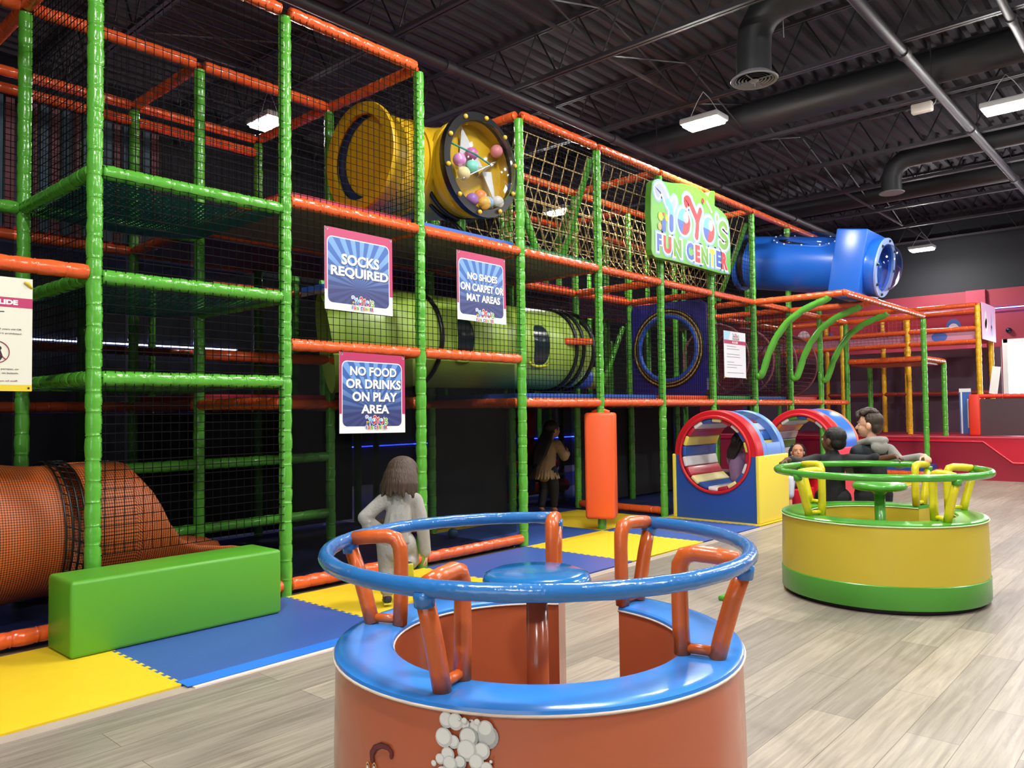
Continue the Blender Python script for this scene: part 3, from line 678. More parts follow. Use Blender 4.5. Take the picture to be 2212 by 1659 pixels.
# ------------------------------------------------------------------ round ride-in tubs
def ride(label, cx, cy, rot, C, art=None, skirt=False):
    t = thing('spinning_tub', label, 'ride', (cx, cy, 0), radians(rot))
    g0, g1 = radians(30), radians(360)
    R, r, zt = 0.613, 0.447, 0.512
    wall = [(r, 0.04), (R+0.004, 0.04), (R+0.006, 0.25), (R, zt), (r, zt), (r, 0.04)]
    MB().lathe(wall, 72, 0, None, g0, g1, True).build('tub_wall', C['wall'], t, 40)
    pad = [(r-0.003, zt), (R+0.003, zt), (R+0.005, zt+0.008), (R+0.003, zt+0.016), (R-0.008, zt+0.021), (R-0.03, zt+0.023), (r+0.03, zt+0.023), (r+0.006, zt+0.021), (r-0.002, zt+0.016), (r-0.004, zt+0.008), (r-0.003, zt)]
    MB().lathe(pad, 72, 0, None, g0, g1, True).build('rim_pad', C['pad'], t, 22)
    mb = MB(); K = 64
    for rr in (R+0.006, r-0.003): mb.tube([(rr*cos(g0+(g1-g0)*k/K), rr*sin(g0+(g1-g0)*k/K), zt+0.004) for k in range(K+1)], 0.0042, 6)
    mb.build('piping', C['piping'], t, True)
    MB().lathe([(0.0005, 0.002), (0.585, 0.002), (0.59, 0.035), (0.0005, 0.035)], 48).build('base', BLACKP, t, 50)
    if skirt: MB().lathe([(R+0.006, 0.03), (R+0.010, 0.035), (R+0.011, 0.165), (R+0.006, 0.17)], 72, 0, None, g0, g1).build('skirt', C['pad'], t, 40)
    fl = [33, 359, 283, 195, 117]; K = 80; a0, a1 = radians(33), radians(359)
    rs = []; pts = []
    for k in range(K+1): a = a0+(a1-a0)*k/K; pts.append((0.64*cos(a), 0.64*sin(a), 0.806)); rs.append(0.0225*(1+0.03*sin(k*2.3)))
    ring = MB().tube(pts, rs, 14).build('grab_ring', C['ring'], t, True)
    for d in fl:
        a = radians(d)
        def q(x, z, dt=0.0): return (x*cos(a)-dt*sin(a), x*sin(a)+dt*cos(a), z)
        h = MB()
        h.tube([q(0.558, 0.535), q(0.575, 0.60), q(0.605, 0.70), q(0.636, 0.785)], [0.024, 0.025, 0.0245, 0.023], 12)
        h.tube([q(0.46, 0.535), q(0.456, 0.62), q(0.455, 0.74), q(0.458, 0.785), q(0.472, 0.812), q(0.50, 0.82), q(0.56, 0.817), q(0.622, 0.81)], [0.024, 0.024, 0.0235, 0.0245, 0.0255, 0.024, 0.024, 0.0235], 12)
        h.tube([q(0.455, 0.553), q(0.565, 0.553)], 0.014, 10)
        fr = h.build('handle_frame', C['frame'], t, True)
        MB().tube([q(0.6385, 0.80), q(0.634, 0.762)], [0.0275, 0.026], 12).build('sleeve', C['ring'], fr, True)
    d = [(0.0005, 0.672), (0.14, 0.672), (0.162, 0.682), (0.17, 0.70), (0.164, 0.718), (0.14, 0.728), (0.06, 0.732), (0.0005, 0.733)]
    if skirt: d = [(0.024, 0.60), (0.028, 0.64), (0.05, 0.665), (0.14, 0.675)]+d[2:]
    MB().lathe(d, 40).build('centre_disc', C['disc'], t, 60)
    MB().tube([(0, 0, 0.036), (0, 0, 0.67)], [0.036, 0.034], 14).build('centre_pole', C['pole'], t, True)
    return t, R
BUMPY = dict(bump=0.35, bscale=9)
C1 = dict(wall=mat('terracotta_vinyl', 'b65c3a', 0.24, 0.35, 7, 0.06, coat=0.4), pad=mat('rim_blue_vinyl', '3480d4', 0.2, 0.25, 8, 0.05, coat=0.3), piping=mat('cream_piping', 'd9c6b4', 0.4), ring=mat('ring_blue_vinyl', '2a6cae', 0.22, 0.5, 26, 0.06, coat=0.4), frame=mat('frame_orange_vinyl', 'c85c24', 0.3, 0.4, 24, 0.08, coat=0.2), disc=mat('disc_blue_vinyl', '1c6cae', 0.16, 0.2, 8, coat=0.5), pole=MATS['terracotta_vinyl'])
C2 = dict(wall=mat('mustard_vinyl', 'c6b034', 0.34, 0.1, 5, 0.05), pad=mat('leaf_green_vinyl', '4a9c30', 0.28, 0.2, 8, 0.05, coat=0.3), piping=mat('pale_piping', 'cfe0b0', 0.4), ring=mat('ring_green_vinyl', '479c30', 0.24, 0.4, 24, 0.05, coat=0.3), frame=mat('frame_yellow_vinyl', 'dacc22', 0.32, 0.4, 24, 0.08), disc=MATS['leaf_green_vinyl'] if 'leaf_green_vinyl' in MATS else None, pole=None)
C2['disc'] = C2['pad']; C2['pole'] = C2['pad']
t1, RT = ride('orange round ride with a blue rim, blue grab ring and printed white bubbles', 1.8812, -3.09, 0, C1)
t2, _ = ride('yellow round ride with green skirt and green grab ring, two boys behind it', 5.4987, -3.0171, -46, C2, skirt=True)
# printed bubbles and a curl on the front of the orange ride
def cyl(dz): return lambda a, z, d: ((RT+dz+d)*cos(radians(a)), (RT+dz+d)*sin(radians(a)), z)
BUB = [mat('bubble_grey', 'a9aaa9', 0.45), mat('bubble_mid', 'c9cac6', 0.45), mat('bubble_light', 'e6e6e0', 0.45)]
D2 = 180/pi/RT
bub = [(209.0, .465, .0264), (199.4, .505, .0183), (206.2, .486, .0142), (204.0, .489, .0122), (201.7, .498, .0193), (208.6, .484, .0193), (201.2, .446, .0152), (198.9, .453, .0224), (204.8, .461, .0234), (207.8, .433, .0193), (204.4, .431, .0244), (199.9, .415, .0173), (198.0, .402, .0122), (202.9, .402, .0152), (206.6, .407, .0183), (200.5, .395, .0183), (196.5, .39, .0071), (208.9, .396, .0142), (202.8, .527, .0037), (204.0, .519, .0071), (206.9, .508, .0077), (205.8, .503, .0028), (209.9, .413, .0037), (205.4, .513, .0016), (203.2, .372, .019), (207.2, .366, .022), (199.0, .37, .018), (201.0, .345, .021), (205.4, .338, .023), (208.3, .342, .014), (197.6, .345, .012), (203.0, .315, .017), (206.6, .31, .015)]
mb = MB()
for i, (a, z, r) in enumerate(bub):
    z = min(z, 0.505-r*0.6); d0 = 0.0065+0.0004*i
    fn = lambda x, y, d, a=a: ((RT+d)*cos(radians(a+x*D2)), (RT+d)*sin(radians(a+x*D2)), y)
    disc(mb, (0, z), (r, r*1.06), fn, d0, 0 if i == 0 or i % 5 == 3 else 1, 18); disc(mb, (-r*0.08, z+r*0.1), (r*0.8, r*0.82), fn, d0+0.0002, 2 if i else 1, 16)
mb.build('bubble_print', BUB, t1)
mb = MB(); fn = lambda x, y, d: ((RT+0.006+d)*cos(radians(180+x*D2)), (RT+0.006+d)*sin(radians(180+x*D2)), y)
cu = [(176.9, .343), (176.7, .359), (178.1, .378), (180.5, .391), (182.8, .392), (184.0, .382), (183.8, .372)]
for w, mi in ((0.018, 0), (0.013, 1)):
    for i in range(len(cu)-1): stroke(mb, [((cu[i][0]-180)/D2, cu[i][1]), ((cu[i+1][0]-180)/D2, cu[i+1][1])], w*(1-0.07*i), fn, 0.0005+0.0004*mi, mi)
for a, z in ((175.2, .318), (177.9, .325)): disc(mb, ((a-180)/D2, z), (0.0085, 0.016), fn, 0.0016, 3); disc(mb, ((a-180)/D2, z), (0.006, 0.0125), fn, 0.002, 0); disc(mb, ((a-180)/D2, z-0.001), (0.0045, 0.009), fn, 0.0024, 2)
mb.build('curl_print', [mat('print_dark', '3c1216', 0.4), mat('print_maroon', '6a2026', 0.4), mat('print_white', 'f4f2ea', 0.4), mat('print_tan', 'e2b86a', 0.4)], t1)
# small green pedal on the floor behind the yellow ride
tag(MB().bbox(-0.09, 0.09, -0.05, 0.05, 0.0, 0.03, 0.012).build('foot_pad', C2['pad'], None, True, (4.72, -2.33, 0.001)), 'small flat green pad on the floor at the left foot of the yellow ride', 'pad')

# ------------------------------------------------------------------ barrel tunnels
BARS = [mat('bar_'+c, c, 0.3, coat=0.2) for c in ('e8e6e2', '2a55a4', 'e6dc9a', 'b42438', 'dcdcdc', '2a55a4', 'e8d860', 'b42438')]
BARS2 = [mat('bar_'+c, c, 0.3, coat=0.2) for c in ('e8e6e2', '5f9a3c', '2a55a4', 'd8743a', 'dcdcdc', '4a8a3a', 'c8b4cc', 'd8743a')]
def barrel(label, x, yc, K, bars):
    t = thing('barrel_tunnel', label, 'tunnel', (x, yc, 0.0145)); hw, L, zc, R = 0.495, 0.74, 0.71, 0.405; zt = 0.70
    def panel(x0, x1):
        mb = MB(); n = 40; hw = 0.475; RR = 0.425; vs = []; fs = []
        top = zt-zc
        a0 = atan2(top, -sqrt(RR*RR-top*top)); a1 = atan2(top, sqrt(RR*RR-top*top))
        if a0 < 0: a0 += 2*pi
        arc = [(RR*cos(a0+(a1+2*pi-a0)*k/n), zc+RR*sin(a0+(a1+2*pi-a0)*k/n)) for k in range(n+1)]
        arc[0] = (arc[0][0], zt); arc[-1] = (arc[-1][0], zt)
        bot = [(-hw+2*hw*k/n, 0.0) for k in range(n+1)]
        top_l, top_r = (-hw, zt), (hw, zt)
        for d in (x0, x1):
            for p in arc: vs.append((d, p[0], p[1]))
            for p in bot: vs.append((d, p[0], p[1]))
            vs += [(d, *top_l), (d, *top_r)]
        M = len(arc)*2+2; m = len(arc)
        for s, o in ((0, 0), (1, M)):
            F = []
            for k in range(n): F.append((o+k, o+k+1, o+m+k+1, o+m+k))
            F.append((o+0, o+m, o+2*m)); F.append((o+n, o+2*m+1, o+m+n)); fs += F if s == 0 else [f[::-1] for f in F]
        for k in range(n): fs.append((k, M+k, M+k+1, k+1))
        fs += [(0, 2*m, M+2*m, M), (n, M+n, M+2*m+1, 2*m+1), (2*m, m, M+m, M+2*m), (2*m+1, M+2*m+1, M+m+n, m+n), (m, m+n, M+m+n, M+m)]
        mb.add(vs, fs); return mb
    panel(0, 0.05).build('end_panel', K['front'], t); panel(L-0.05, L).build('end_panel', K['front'], t)
    for s in (-1, 1): MB().bbox(-0.012, L+0.012, min(s*(hw+0.02), s*(hw-0.022)), max(s*(hw+0.02), s*(hw-0.022)), 0, zt+0.006, 0.01).build('side_panel', K['side'], t, 40)
    def arch(x0, x1, r0, r1, a0=0, a1=180, n=40):
        M = Matrix(((0, 0, 1, 0), (1, 0, 0, 0), (0, 1, 0, zc-0.01), (0, 0, 0, 1)))
        b = 0.012
        return MB().lathe([(r0, x0), (r1-b, x0), (r1, x0+b), (r1, x1-b), (r1-b, x1), (r0, x1), (r0, x0)], n, 0, M, radians(a0), radians(a1), True)
    a = arch(0, 0.16, 0.405, hw).build('arch', K['arch'], t, 40)
    if K.get('arch2'): arch(0.16, 0.22, 0.405, hw-0.004).build('arch_band', K['arch2'], t, 40)
    x0 = 0.22 if K.get('arch2') else 0.16
    if K['win']:
        arch(x0, x0+0.1, 0.405, hw-0.006).build('arch_band', K['band'], t, 40); arch(L-0.1, L, 0.405, hw-0.006).build('arch_band', K['band'], t, 40)
        arch(x0+0.1, L-0.1, 0.43, hw-0.006, 0, 16, 6).build('arch_band', K['band'], t, 40); arch(x0+0.1, L-0.1, 0.43, hw-0.006, 164, 180, 6).build('arch_band', K['band'], t, 40)
        arch(x0+0.1, L-0.1, hw-0.016, hw-0.010, 16, 164).build('clear_window', glass('clear_vinyl', (0.95, 0.97, 1.0), 0.08), t, 40)
    else:
        arch(x0, L-0.06, 0.405, hw-0.006).build('arch_band', K['band'], t, 40); arch(L-0.06, L, 0.405, hw).build('arch', K['arch3'], t, 40)
    def circ(r, x, n=48): return [(x, r*cos(2*pi*k/n), zc+r*sin(2*pi*k/n)) for k in range(n)]
    for x in (-0.012, L+0.012): MB().tube(circ(0.412, x), 0.018, 10, closed=True).build('rim_ring', K['arch'], t, True)
    nb = 20; Rb = 0.385
    for k in range(nb):
        a = 2*pi*k/nb+0.08; M = Matrix.Translation((0, 0, zc)) @ Matrix.Rotation(a, 4, 'X')
        w = Rb*2*pi/nb*0.47
        MB().bbox(0.0, L, -w, w, -Rb-0.012, -Rb+0.032, 0.014, 0, M).build('roller_bar', bars[k % len(bars)], t, 40)
    return t
barrel('near barrel tunnel with blue front, yellow sides, red arch and clear window', 7.84, -0.615, dict(front=mat('tunnel_blue', '2450a0', 0.4, 0.05, 5), side=mat('tunnel_yellow', 'f0dc50', 0.4, 0.05, 5), arch=mat('tunnel_red', 'c8202c', 0.35, 0.05, 5), band=mat('band_blue', '6a94dc', 0.3), win=True), BARS)
barrel('far barrel tunnel with red base and red, orange and blue arch', 9.92, -0.735, dict(front=REDV, side=mat('tunnel_rose', 'ea4656', 0.4), arch=mat('tunnel_red', 'c8202c'), arch2=mat('band_orange', 'f06a2c', 0.35), band=mat('band_bright_blue', '2f74e0', 0.3), arch3=MATS['band_orange'], win=False), BARS2)

# ------------------------------------------------------------------ plastic tubes
YT = mat('yellow_tube', 'cfa81e', 0.35, 0.03, 5); BT = mat('blue_tube', '1f62c8', 0.28, 0.03, 5); GT = mat('lime_tube', '98b84a', 0.38, 0.05, 6, 0.06); DBLUE = mat('dark_blue_plate', '122c5a', 0.4)
CLEAR = glass('clear_dome', (0.94, 0.96, 1.0), 0.18)
def axis_m(loc, d):
    u, v, w = frame_of(d); return Matrix.Translation(loc) @ Matrix((u, v, w)).transposed().to_4x4()
t = thing('crawl_tube', 'yellow elbow tube high up with a clear bubble window full of coloured balls', 'tube', (4.87, 0.58, 3.37))
b = MB(); P = [(-0.86, 0, 0), (-0.5, 0, 0), (-0.3, 0.0, 0)]
for k in range(0, 7): a = pi/2*k/6; P.append((-0.3+0.3*sin(a), -0.3+0.3*cos(a), 0))
P.append((0, -0.56, 0))
b.tube(P, 0.405, 36, caps=False); b.build('tube_body', YT, t, 50)
MB().tube([(-0.45, 0.0, 0), (-0.40, 0.0, 0)], 0.425, 36).build('tube_flange', YT, t, 50); MB().tube([(0, -0.43, 0), (0, -0.38, 0)], 0.425, 36).build('tube_flange', YT, t, 50)
Mx = axis_m((-0.86, 0, 0), (-1, 0, 0))
MB().lathe([(0.36, -0.02), (0.455, -0.02), (0.46, 0.0), (0.455, 0.02), (0.36, 0.02), (0.36, -0.02)], 48, 0, Mx).build('entry_flange', YT, t, 50)
MB().lathe([(0.0005, -0.05), (0.365, -0.05)], 40, 0, Mx).build('inner_wall', YT, t)
mb = MB(); K_ = 30; vs = []
for s_, rr_, off in ((0, 0.362, 0.0), (1, 0.335, -0.075)):
    for k in range(K_+1): a = radians(-95+190*k/K_); vs.append((-0.86+0.042, off+rr_*cos(a), rr_*sin(a)))
mb.add(vs, [(k, k+1, K_+2+k, K_+1+k) for k in range(K_)]); mb.build('crescent_panel', DBLUE, t)
My = axis_m((0, -0.56, 0), (0, -1, 0))
MB().lathe([(0.40, -0.03), (0.455, -0.03), (0.46, 0.0), (0.455, 0.03), (0.385, 0.03), (0.38, 0.0), (0.40, -0.03)], 48, 0, My).build('window_ring', BLACKP, t, 50)
for k in range(10): a = 2*pi*k/10+0.2; MB().sphere((0.425*cos(a), -0.6, 0.425*sin(a)), 0.021, 10).build('bolt', mat('bolt_yellow', 'e0b038', 0.35), t, True)
dome = MB().lathe([(0.385, 0.02), (0.375, 0.06), (0.34, 0.115), (0.27, 0.165), (0.17, 0.20), (0.08, 0.215), (0.0005, 0.22)], 40, 0, My).build('bubble_window', CLEAR, t, True)
PL = mat('white_plate', 'd8d8d4', 0.35)
def tri(pts, th=0.008):
    m_ = MB(); ps = [Vector(p) for p in pts]; nrm = (ps[1]-ps[0]).cross(ps[2]-ps[0]).normalized()*th
    vs = ps+[p+nrm for p in ps]; n = len(ps); m_.add(vs, [tuple(range(n-1, -1, -1)), tuple(range(n, 2*n))]+[(i, (i+1) % n, n+(i+1) % n, n+i) for i in range(n)]); return m_
tri([(-0.16, -0.50, 0.32), (0.10, -0.50, 0.02), (-0.12, -0.42, 0.0)]).build('wheel_plate', PL, t); tri([(0.08, -0.6, 0.02), (0.34, -0.45, 0.14), (0.10, -0.42, -0.06)]).build('wheel_plate', PL, t); tri([(0.08, -0.5, -0.02), (0.26, -0.5, -0.3), (0.20, -0.5, 0.0)]).build('wheel_plate', PL, t); tri([(-0.24, -0.6, -0.17), (0.10, -0.6, 0.02), (0.10, -0.40, 0.02), (-0.24, -0.40, -0.17)]).build('wheel_plate', PL, t)
MB().tube([(-0.38, -0.56, 0.12), (-0.1, -0.6, 0.07), (0.1, -0.6, 0.02)], 0.008, 8).build('axle_rod', mat('teal_rod', '2f8f7c', 0.4), t, True)
MB().lathe([(0.0005, -0.21), (0.40, -0.21)], 36, 0, My).build('back_plate', mat('grey_plate', 'a69c82', 0.5), t)
BC = ['d88cc0', '7fd0b8', 'e8d090', 'f08a4a', '8ab8e0', 'e8b84a', 'c86a9c', 'e08a8a', 'e0dcd0', '9a6ab0']
for i, (x, y, z) in enumerate(((-0.24, -0.55, 0.0), (-0.10, -0.56, -0.03), (-0.21, -0.57, -0.115), (0.0, -0.56, -0.27), (0.09, -0.56, -0.31), (0.01, -0.60, -0.335), (-0.06, -0.52, 0.10), (0.26, -0.52, 0.20), (0.22, -0.56, -0.28), (-0.08, -0.54, -0.31))):
    tag(MB().sphere((0, 0, 0), 0.058, 18).build('play_ball', mat('ball_'+BC[i], BC[i], 0.4), None, True, (4.87+x, 0.58+y, 3.37+z)), '%s plastic ball inside the clear bubble window' % ['pink', 'mint', 'cream', 'orange', 'pale blue', 'amber', 'magenta', 'salmon', 'white', 'purple'][i], 'ball', 'balls in the bubble window')
mb = MB()
for r_, y_ in ((0.43, -0.30), (0.43, -0.22)):
    mb.tube([(r_*cos(a), y_, r_*sin(a)) for a in [radians(200+k*10) for k in range(15)]], 0.02, 8)
mb.tube([(-0.1, -0.26, -0.42), (0.0, -0.42, -0.62)], 0.02, 8); mb.build('support_strap', BLACKP, t, True)
pole('support_post', (0.02, -0.3, -0.66), (0.02, -0.3, -0.43), GREEN, t)

t = thing('crawl_tube', 'lime green crawl tube with an oval window behind the black net', 'tube', (5.2, 0.62, 1.87))
MB().tube([(-1.35, 0.25, -0.06), (-1.1, 0.12, -0.02), (-0.8, 0.03, 0), (-0.4, 0, 0), (1.2, 0, 0), (1.26, 0, 0)], 0.42, 36, caps=False).build('tube_body', GT, t, 50)
MB().tube([(1.26, 0, 0), (1.4, 0, 0), (1.62, 0.02, 0.0)], [0.42, 0.42, 0.36], 32, caps=False).build('tube_end', GT, t, 50)
for x in (1.26, 1.38, 1.55): MB().tube([(x, 0.43*cos(2*pi*k/36), 0.43*sin(2*pi*k/36)) for k in range(36)], 0.022, 8, closed=True).build('flange_ring', BLACKP, t, True)
MB().tube([(-0.62, 0.43*cos(2*pi*k/36)+0.02, 0.43*sin(2*pi*k/36)) for k in range(36)], 0.022, 8, closed=True).build('flange_ring', BLACKP, t, True)
def oval(cx, w, h, m1, m2, name):
    def fn(a, b, d): th = b/0.42; return (cx+a, -(0.42+d)*cos(th), (0.42+d)*sin(th))
    mb = MB(); n = 28; K = []
    for s, d in ((1.18, 0.002), (1.18, 0.014), (1.0, 0.014), (1.0, -0.01)):
        for k in range(n):
            a = 2*pi*k/n; e = 0.55; K.append(fn(w*s*math.copysign(abs(cos(a))**e, cos(a))*1.0, h*s*math.copysign(abs(sin(a))**0.8, sin(a)), d))
    fs = [(i*n+k, i*n+(k+1) % n, (i+1)*n+(k+1) % n, (i+1)*n+k) for i in range(3) for k in range(n)]; mb.add(K, fs); f = mb.build('window_rim', m1, t, True)
    mb = MB(); Kp = []
    for s in (1.02, 0.8, 0.6, 0.4, 0.2, 0.02):
        for k in range(n): a = 2*pi*k/n; Kp.append(fn(w*s*math.copysign(abs(cos(a))**e, cos(a)), h*s*math.copysign(abs(sin(a))**0.8, sin(a)), 0.006))
    mb.add(Kp, [(i*n+k, i*n+(k+1) % n, (i+1)*n+(k+1) % n, (i+1)*n+k) for i in range(5) for k in range(n)]); mb.build('window_pane', m2, f, True)
oval(0.70, 0.125, 0.20, GT, mat('dark_window', '1a2a30', 0.12), 'w'); oval(-0.35, 0.105, 0.19, GT, MATS['dark_window'], 'w')
mb = MB(); mb.tube([(0.70+0.14*cos(a), -0.425*cos(-0.45-0.08*abs(sin(a)))-0.004, 0.42*sin(-0.42+0.09*sin(a))) for a in [pi+pi*k/10 for k in range(11)]], 0.014, 6); mb.build('yellow_trim', mat('trim_yellow', 'e0d020', 0.4), t, True)

t = thing('crawl_tube', 'blue tube high on the right ending in a box with a clear bubble window', 'tube', (11.5, 0.0, 3.38)); t.rotation_euler = (0.17, 0, 0)
MB().tube([(0, 0.55, 0), (0, 0.5, 0), (0, -0.9, 0)], 0.405, 36).build('tube_body', BT, t, 50)
MB().tube([(0, 0.72, 0), (0, 0.66, 0)], 0.43, 36).build('tube_flange', BT, t, 50); MB().tube([(0, 0.66, 0), (0, 0.54, 0)], 0.38, 36).build('tube_neck', BLACKP, t, 50)
MB().bbox(-0.43, 0.43, -1.22, -0.80, -0.47, 0.47, 0.02).build('end_box', BT, t, 40)
Mz = axis_m((0, -1.22, 0), (0, -1, 0))
MB().lathe([(0.41, 0), (0.41, 0.12), (0.40, 0.14), (0.33, 0.14), (0.33, 0.10)], 40, 0, Mz).build('window_neck', BT, t, 40)
MB().lathe([(0.33, 0.141), (0.41, 0.141), (0.41, 0.165), (0.33, 0.165), (0.33, 0.141)], 40, 0, Mz).build('window_ring', mat('pale_blue_ring', '8ea8d8', 0.3), t, 40)
MB().lathe([(0.33, 0.15), (0.325, 0.20), (0.29, 0.27), (0.22, 0.325), (0.12, 0.355), (0.0005, 0.365)], 40, 0, Mz).build('bubble_window', CLEAR, t, True)
for k in range(8): a = 2*pi*k/8; MB().sphere((0.37*cos(a), -1.39, 0.37*sin(a)), 0.02, 8).build('bolt', BLACKP, t, True)
# clear dome let into the top of the tube
def fnb(a, b, d): th = b/0.405; return (-(0.405+d)*cos(th), a, (0.405+d)*sin(th))
mb = MB(); n = 32
def se(k, s): a = 2*pi*k/n; return (-0.30+0.47*s*math.copysign(abs(cos(a))**0.6, cos(a)), 0.45+0.20*s*math.copysign(abs(sin(a))**0.6, sin(a)))
K = [fnb(*se(k, 1.08), 0.003) for k in range(n)]+[fnb(*se(k, 1.0), 0.014) for k in range(n)]+[fnb(*se(k, 0.86), 0.004) for k in range(n)]
mb.add(K, [(i*n+k, (i+1)*n+k, (i+1)*n+(k+1) % n, i*n+(k+1) % n) for i in range(2) for k in range(n)]); mb.build('dome_rim', BT, t, True)
mb = MB(); mb.add([fnb(*se(k, 0.92), 0.003) for k in range(n)], [tuple(range(n))]); mb.build('dome_dark_plate', mat('dome_dark', '10141f', 0.1), t)  # dark plate on the closed tube, shade of its inside put into colour
mb = MB(); L_ = [(1.0, 0.008), (0.85, 0.05), (0.55, 0.085), (0.2, 0.095)]
mb.add([fnb(*se(k, s), d) for s, d in L_ for k in range(n)], [(i*n+k, (i+1)*n+k, (i+1)*n+(k+1) % n, i*n+(k+1) % n) for i in range(3) for k in range(n)]); mb.build('dome_window', CLEAR, t, True)
for k in range(0, n, 2): MB().sphere(fnb(*se(k, 1.0), 0.018), 0.012, 6).build('bolt', WHITE, t, True)

# ------------------------------------------------------------------ orange mesh slide
SM = bpy.data.materials.new('orange_mesh_fabric'); SM.use_nodes = True; nt = SM.node_tree; bs = nt.nodes['Principled BSDF']; bs.inputs['Roughness'].default_value = 0.6
tc = N('ShaderNodeTexCoord'); mp = N('ShaderNodeMapping'); mp.inputs['Scale'].default_value = (72, 72, 72); Lk(tc.outputs['UV'], mp.inputs['Vector'])
vo = N('ShaderNodeTexVoronoi'); vo.voronoi_dimensions = '2D'; vo.inputs['Scale'].default_value = 1.0; vo.inputs['Randomness'].default_value = 0.0; Lk(mp.outputs['Vector'], vo.inputs['Vector'])
rp = N('ShaderNodeValToRGB'); rp.color_ramp.elements[0].position = 0.38; rp.color_ramp.elements[0].color = srgb('bc5c1c'); rp.color_ramp.elements[1].position = 0.46; rp.color_ramp.elements[1].color = srgb('3a1c0c')
Lk(vo.outputs['Distance'], rp.inputs['Fac']); Lk(rp.outputs['Color'], bs.inputs['Base Color'])
def sheet(rows, m, name, parent, us=1.0, vs_=1.0, th=0.012):
    a, b = len(rows), len(rows[0]); mb = MB(); mb.add([p for r in rows for p in r], [(i*b+j, i*b+j+1, (i+1)*b+j+1, (i+1)*b+j) for i in range(a-1) for j in range(b-1)])
    me = mb.mesh(name, m, True); uv = me.uv_layers.new(name='UVMap')
    for poly in me.polygons:
        for li, vi in zip(poly.loop_indices, poly.vertices): i, j = divmod(vi, b); uv.data[li].uv = (i/(a-1)*us, j/(b-1)*vs_)
    o = link(name, me, parent)
    if th: s = o.modifiers.new('s', 'SOLIDIFY'); s.thickness = th
    return o
t = thing('spiral_slide', 'orange mesh fabric slide tube flaring into an open chute behind the green block', 'slide', (1.75, 0.55, 0.0))
rows = []
for i in range(25):
    x = -1.5+1.42*i/24; r = 0.40+0.015*sin(x*9); zc_ = 0.545+0.02*(-x); rows.append([(x, r*cos(2*pi*j/40), zc_+r*1.0*sin(2*pi*j/40)) for j in range(41)])
sheet(rows, SM, 'slide_tube', t, 1.42, 2.5)
rows = []; NJ = 24
tops = [(0.0, 0.93), (0.12, 0.93), (0.24, 0.945), (0.30, 0.93), (0.36, 0.80), (0.42, 0.66), (0.48, 0.52), (0.56, 0.43), (0.68, 0.385), (0.85, 0.36), (1.02, 0.33), (1.15, 0.28)]
def hh(x):
    for (a, ha), (b, hb) in zip(tops, tops[1:]):
        if a <= x <= b: f = (x-a)/(b-a); f = f*f*(3-2*f); return ha+(hb-ha)*f
    return tops[-1][1]
for i in range(31):
    x = 1.15*i/30; r = 0.40; zc_ = 0.545; h = hh(x); zb = 0.145+0.05*x; row = []
    am = math.asin(max(-1, min(1, (h-zc_)/r)));  amax = am if x > 0.31 else am
    if x <= 0.28: sp = 1.45
    else: sp = max(-1.1, math.asin(max(-1, min(1, (min(h, 0.94)-zc_)/r))))
    for j in range(NJ+1):
        q = j/NJ; a = -pi/2+(q-0.5)*2*(sp+pi/2); row.append((x, r*(1+0.12*max(0, x-0.4))*cos(a), zc_+r*sin(a)))
    rows.append(row)
sheet(rows, SM, 'chute', t, 1.15, 1.6)
rows = [[(-0.13+0.10*i/3, (0.407)*cos(2*pi*j/40), 0.547+0.407*sin(2*pi*j/40)) for j in range(41)] for i in range(4)]
mb = MB()
for i in range(4): mb.tube([(-0.13+0.035*i, 0.41*cos(2*pi*j/40), 0.547+0.41*sin(2*pi*j/40)) for j in range(40)], 0.006, 6, closed=True)
for j in range(0, 40): mb.tube([(-0.13, 0.412*cos(2*pi*j/40), 0.547+0.412*sin(2*pi*j/40)), (-0.025, 0.412*cos(2*pi*(j+0.7)/40), 0.547+0.412*sin(2*pi*(j+0.7)/40))], 0.004, 4)
mb.build('laced_seam', BLACKP, t, True)
# ------------------------------------------------------------------ lettering and signs
LC = dict(white='eeeeea', blue='3058b8', cyan='62bcd6', red='cc1e2a', green='62a01c', yellow='e0c814', halo='86b0dc', peri='9aa4e2', orange='f0a050', sky='5ab0e8')
LM = [mat('print_'+k, v, 0.4) for k, v in LC.items()]; LI = {k: i for i, k in enumerate(LC)}
Y1 = [(-.807, .229), (-.828, .278), (-.75, .311), (-.674, .268), (-.599, .175), (-.529, .113), (-.522, .005), (-.526, -.113)]; Y1b = [(-.445, .213), (-.479, .164), (-.53, .104)]
Y2 = [(-.178, .23), (-.194, .278), (-.116, .302), (-.05, .228), (.051, .124), (.086, .051), (.059, -.112)]; Y2b = [(.161, .214), (.122, .145), (.078, .067)]
SS = [(.836, .123), (.778, .16), (.699, .147), (.658, .084), (.694, .026), (.81, -.011), (.857, -.06), (.805, -.124), (.725, -.135), (.659, -.099)]
FC = [('F', -.845, -.745, -.219, -.416, 'blue'), ('U', -.707, -.533, -.217, -.416, 'red'), ('N', -.488, -.305, -.216, -.425, 'green'), ('C', -.191, -.02, -.212, -.416, 'blue'), ('E', .016, .134, -.215, -.422, 'red'), ('N', .164, .337, -.219, -.419, 'green'), ('T', .376, .511, -.21, -.417, 'yellow'), ('E', .545, .67, -.208, -.41, 'blue'), ('R', .687, .85, -.207, -.424, 'red')]
def smooth2(p, n=3):
    P = [Vector(q) for q in p]; out = []
    for i in range(len(P)-1):
        a, b, c, d = P[max(i-1, 0)], P[i], P[i+1], P[min(i+2, len(P)-1)]
        for k in range(n): f = k/n; out.append(0.5*((2*b)+(c-a)*f+(2*a-5*b+4*c-d)*f*f+(3*b-a-3*c+d)*f**3))
    out.append(P[-1]); return [(q.x, q.y) for q in out]
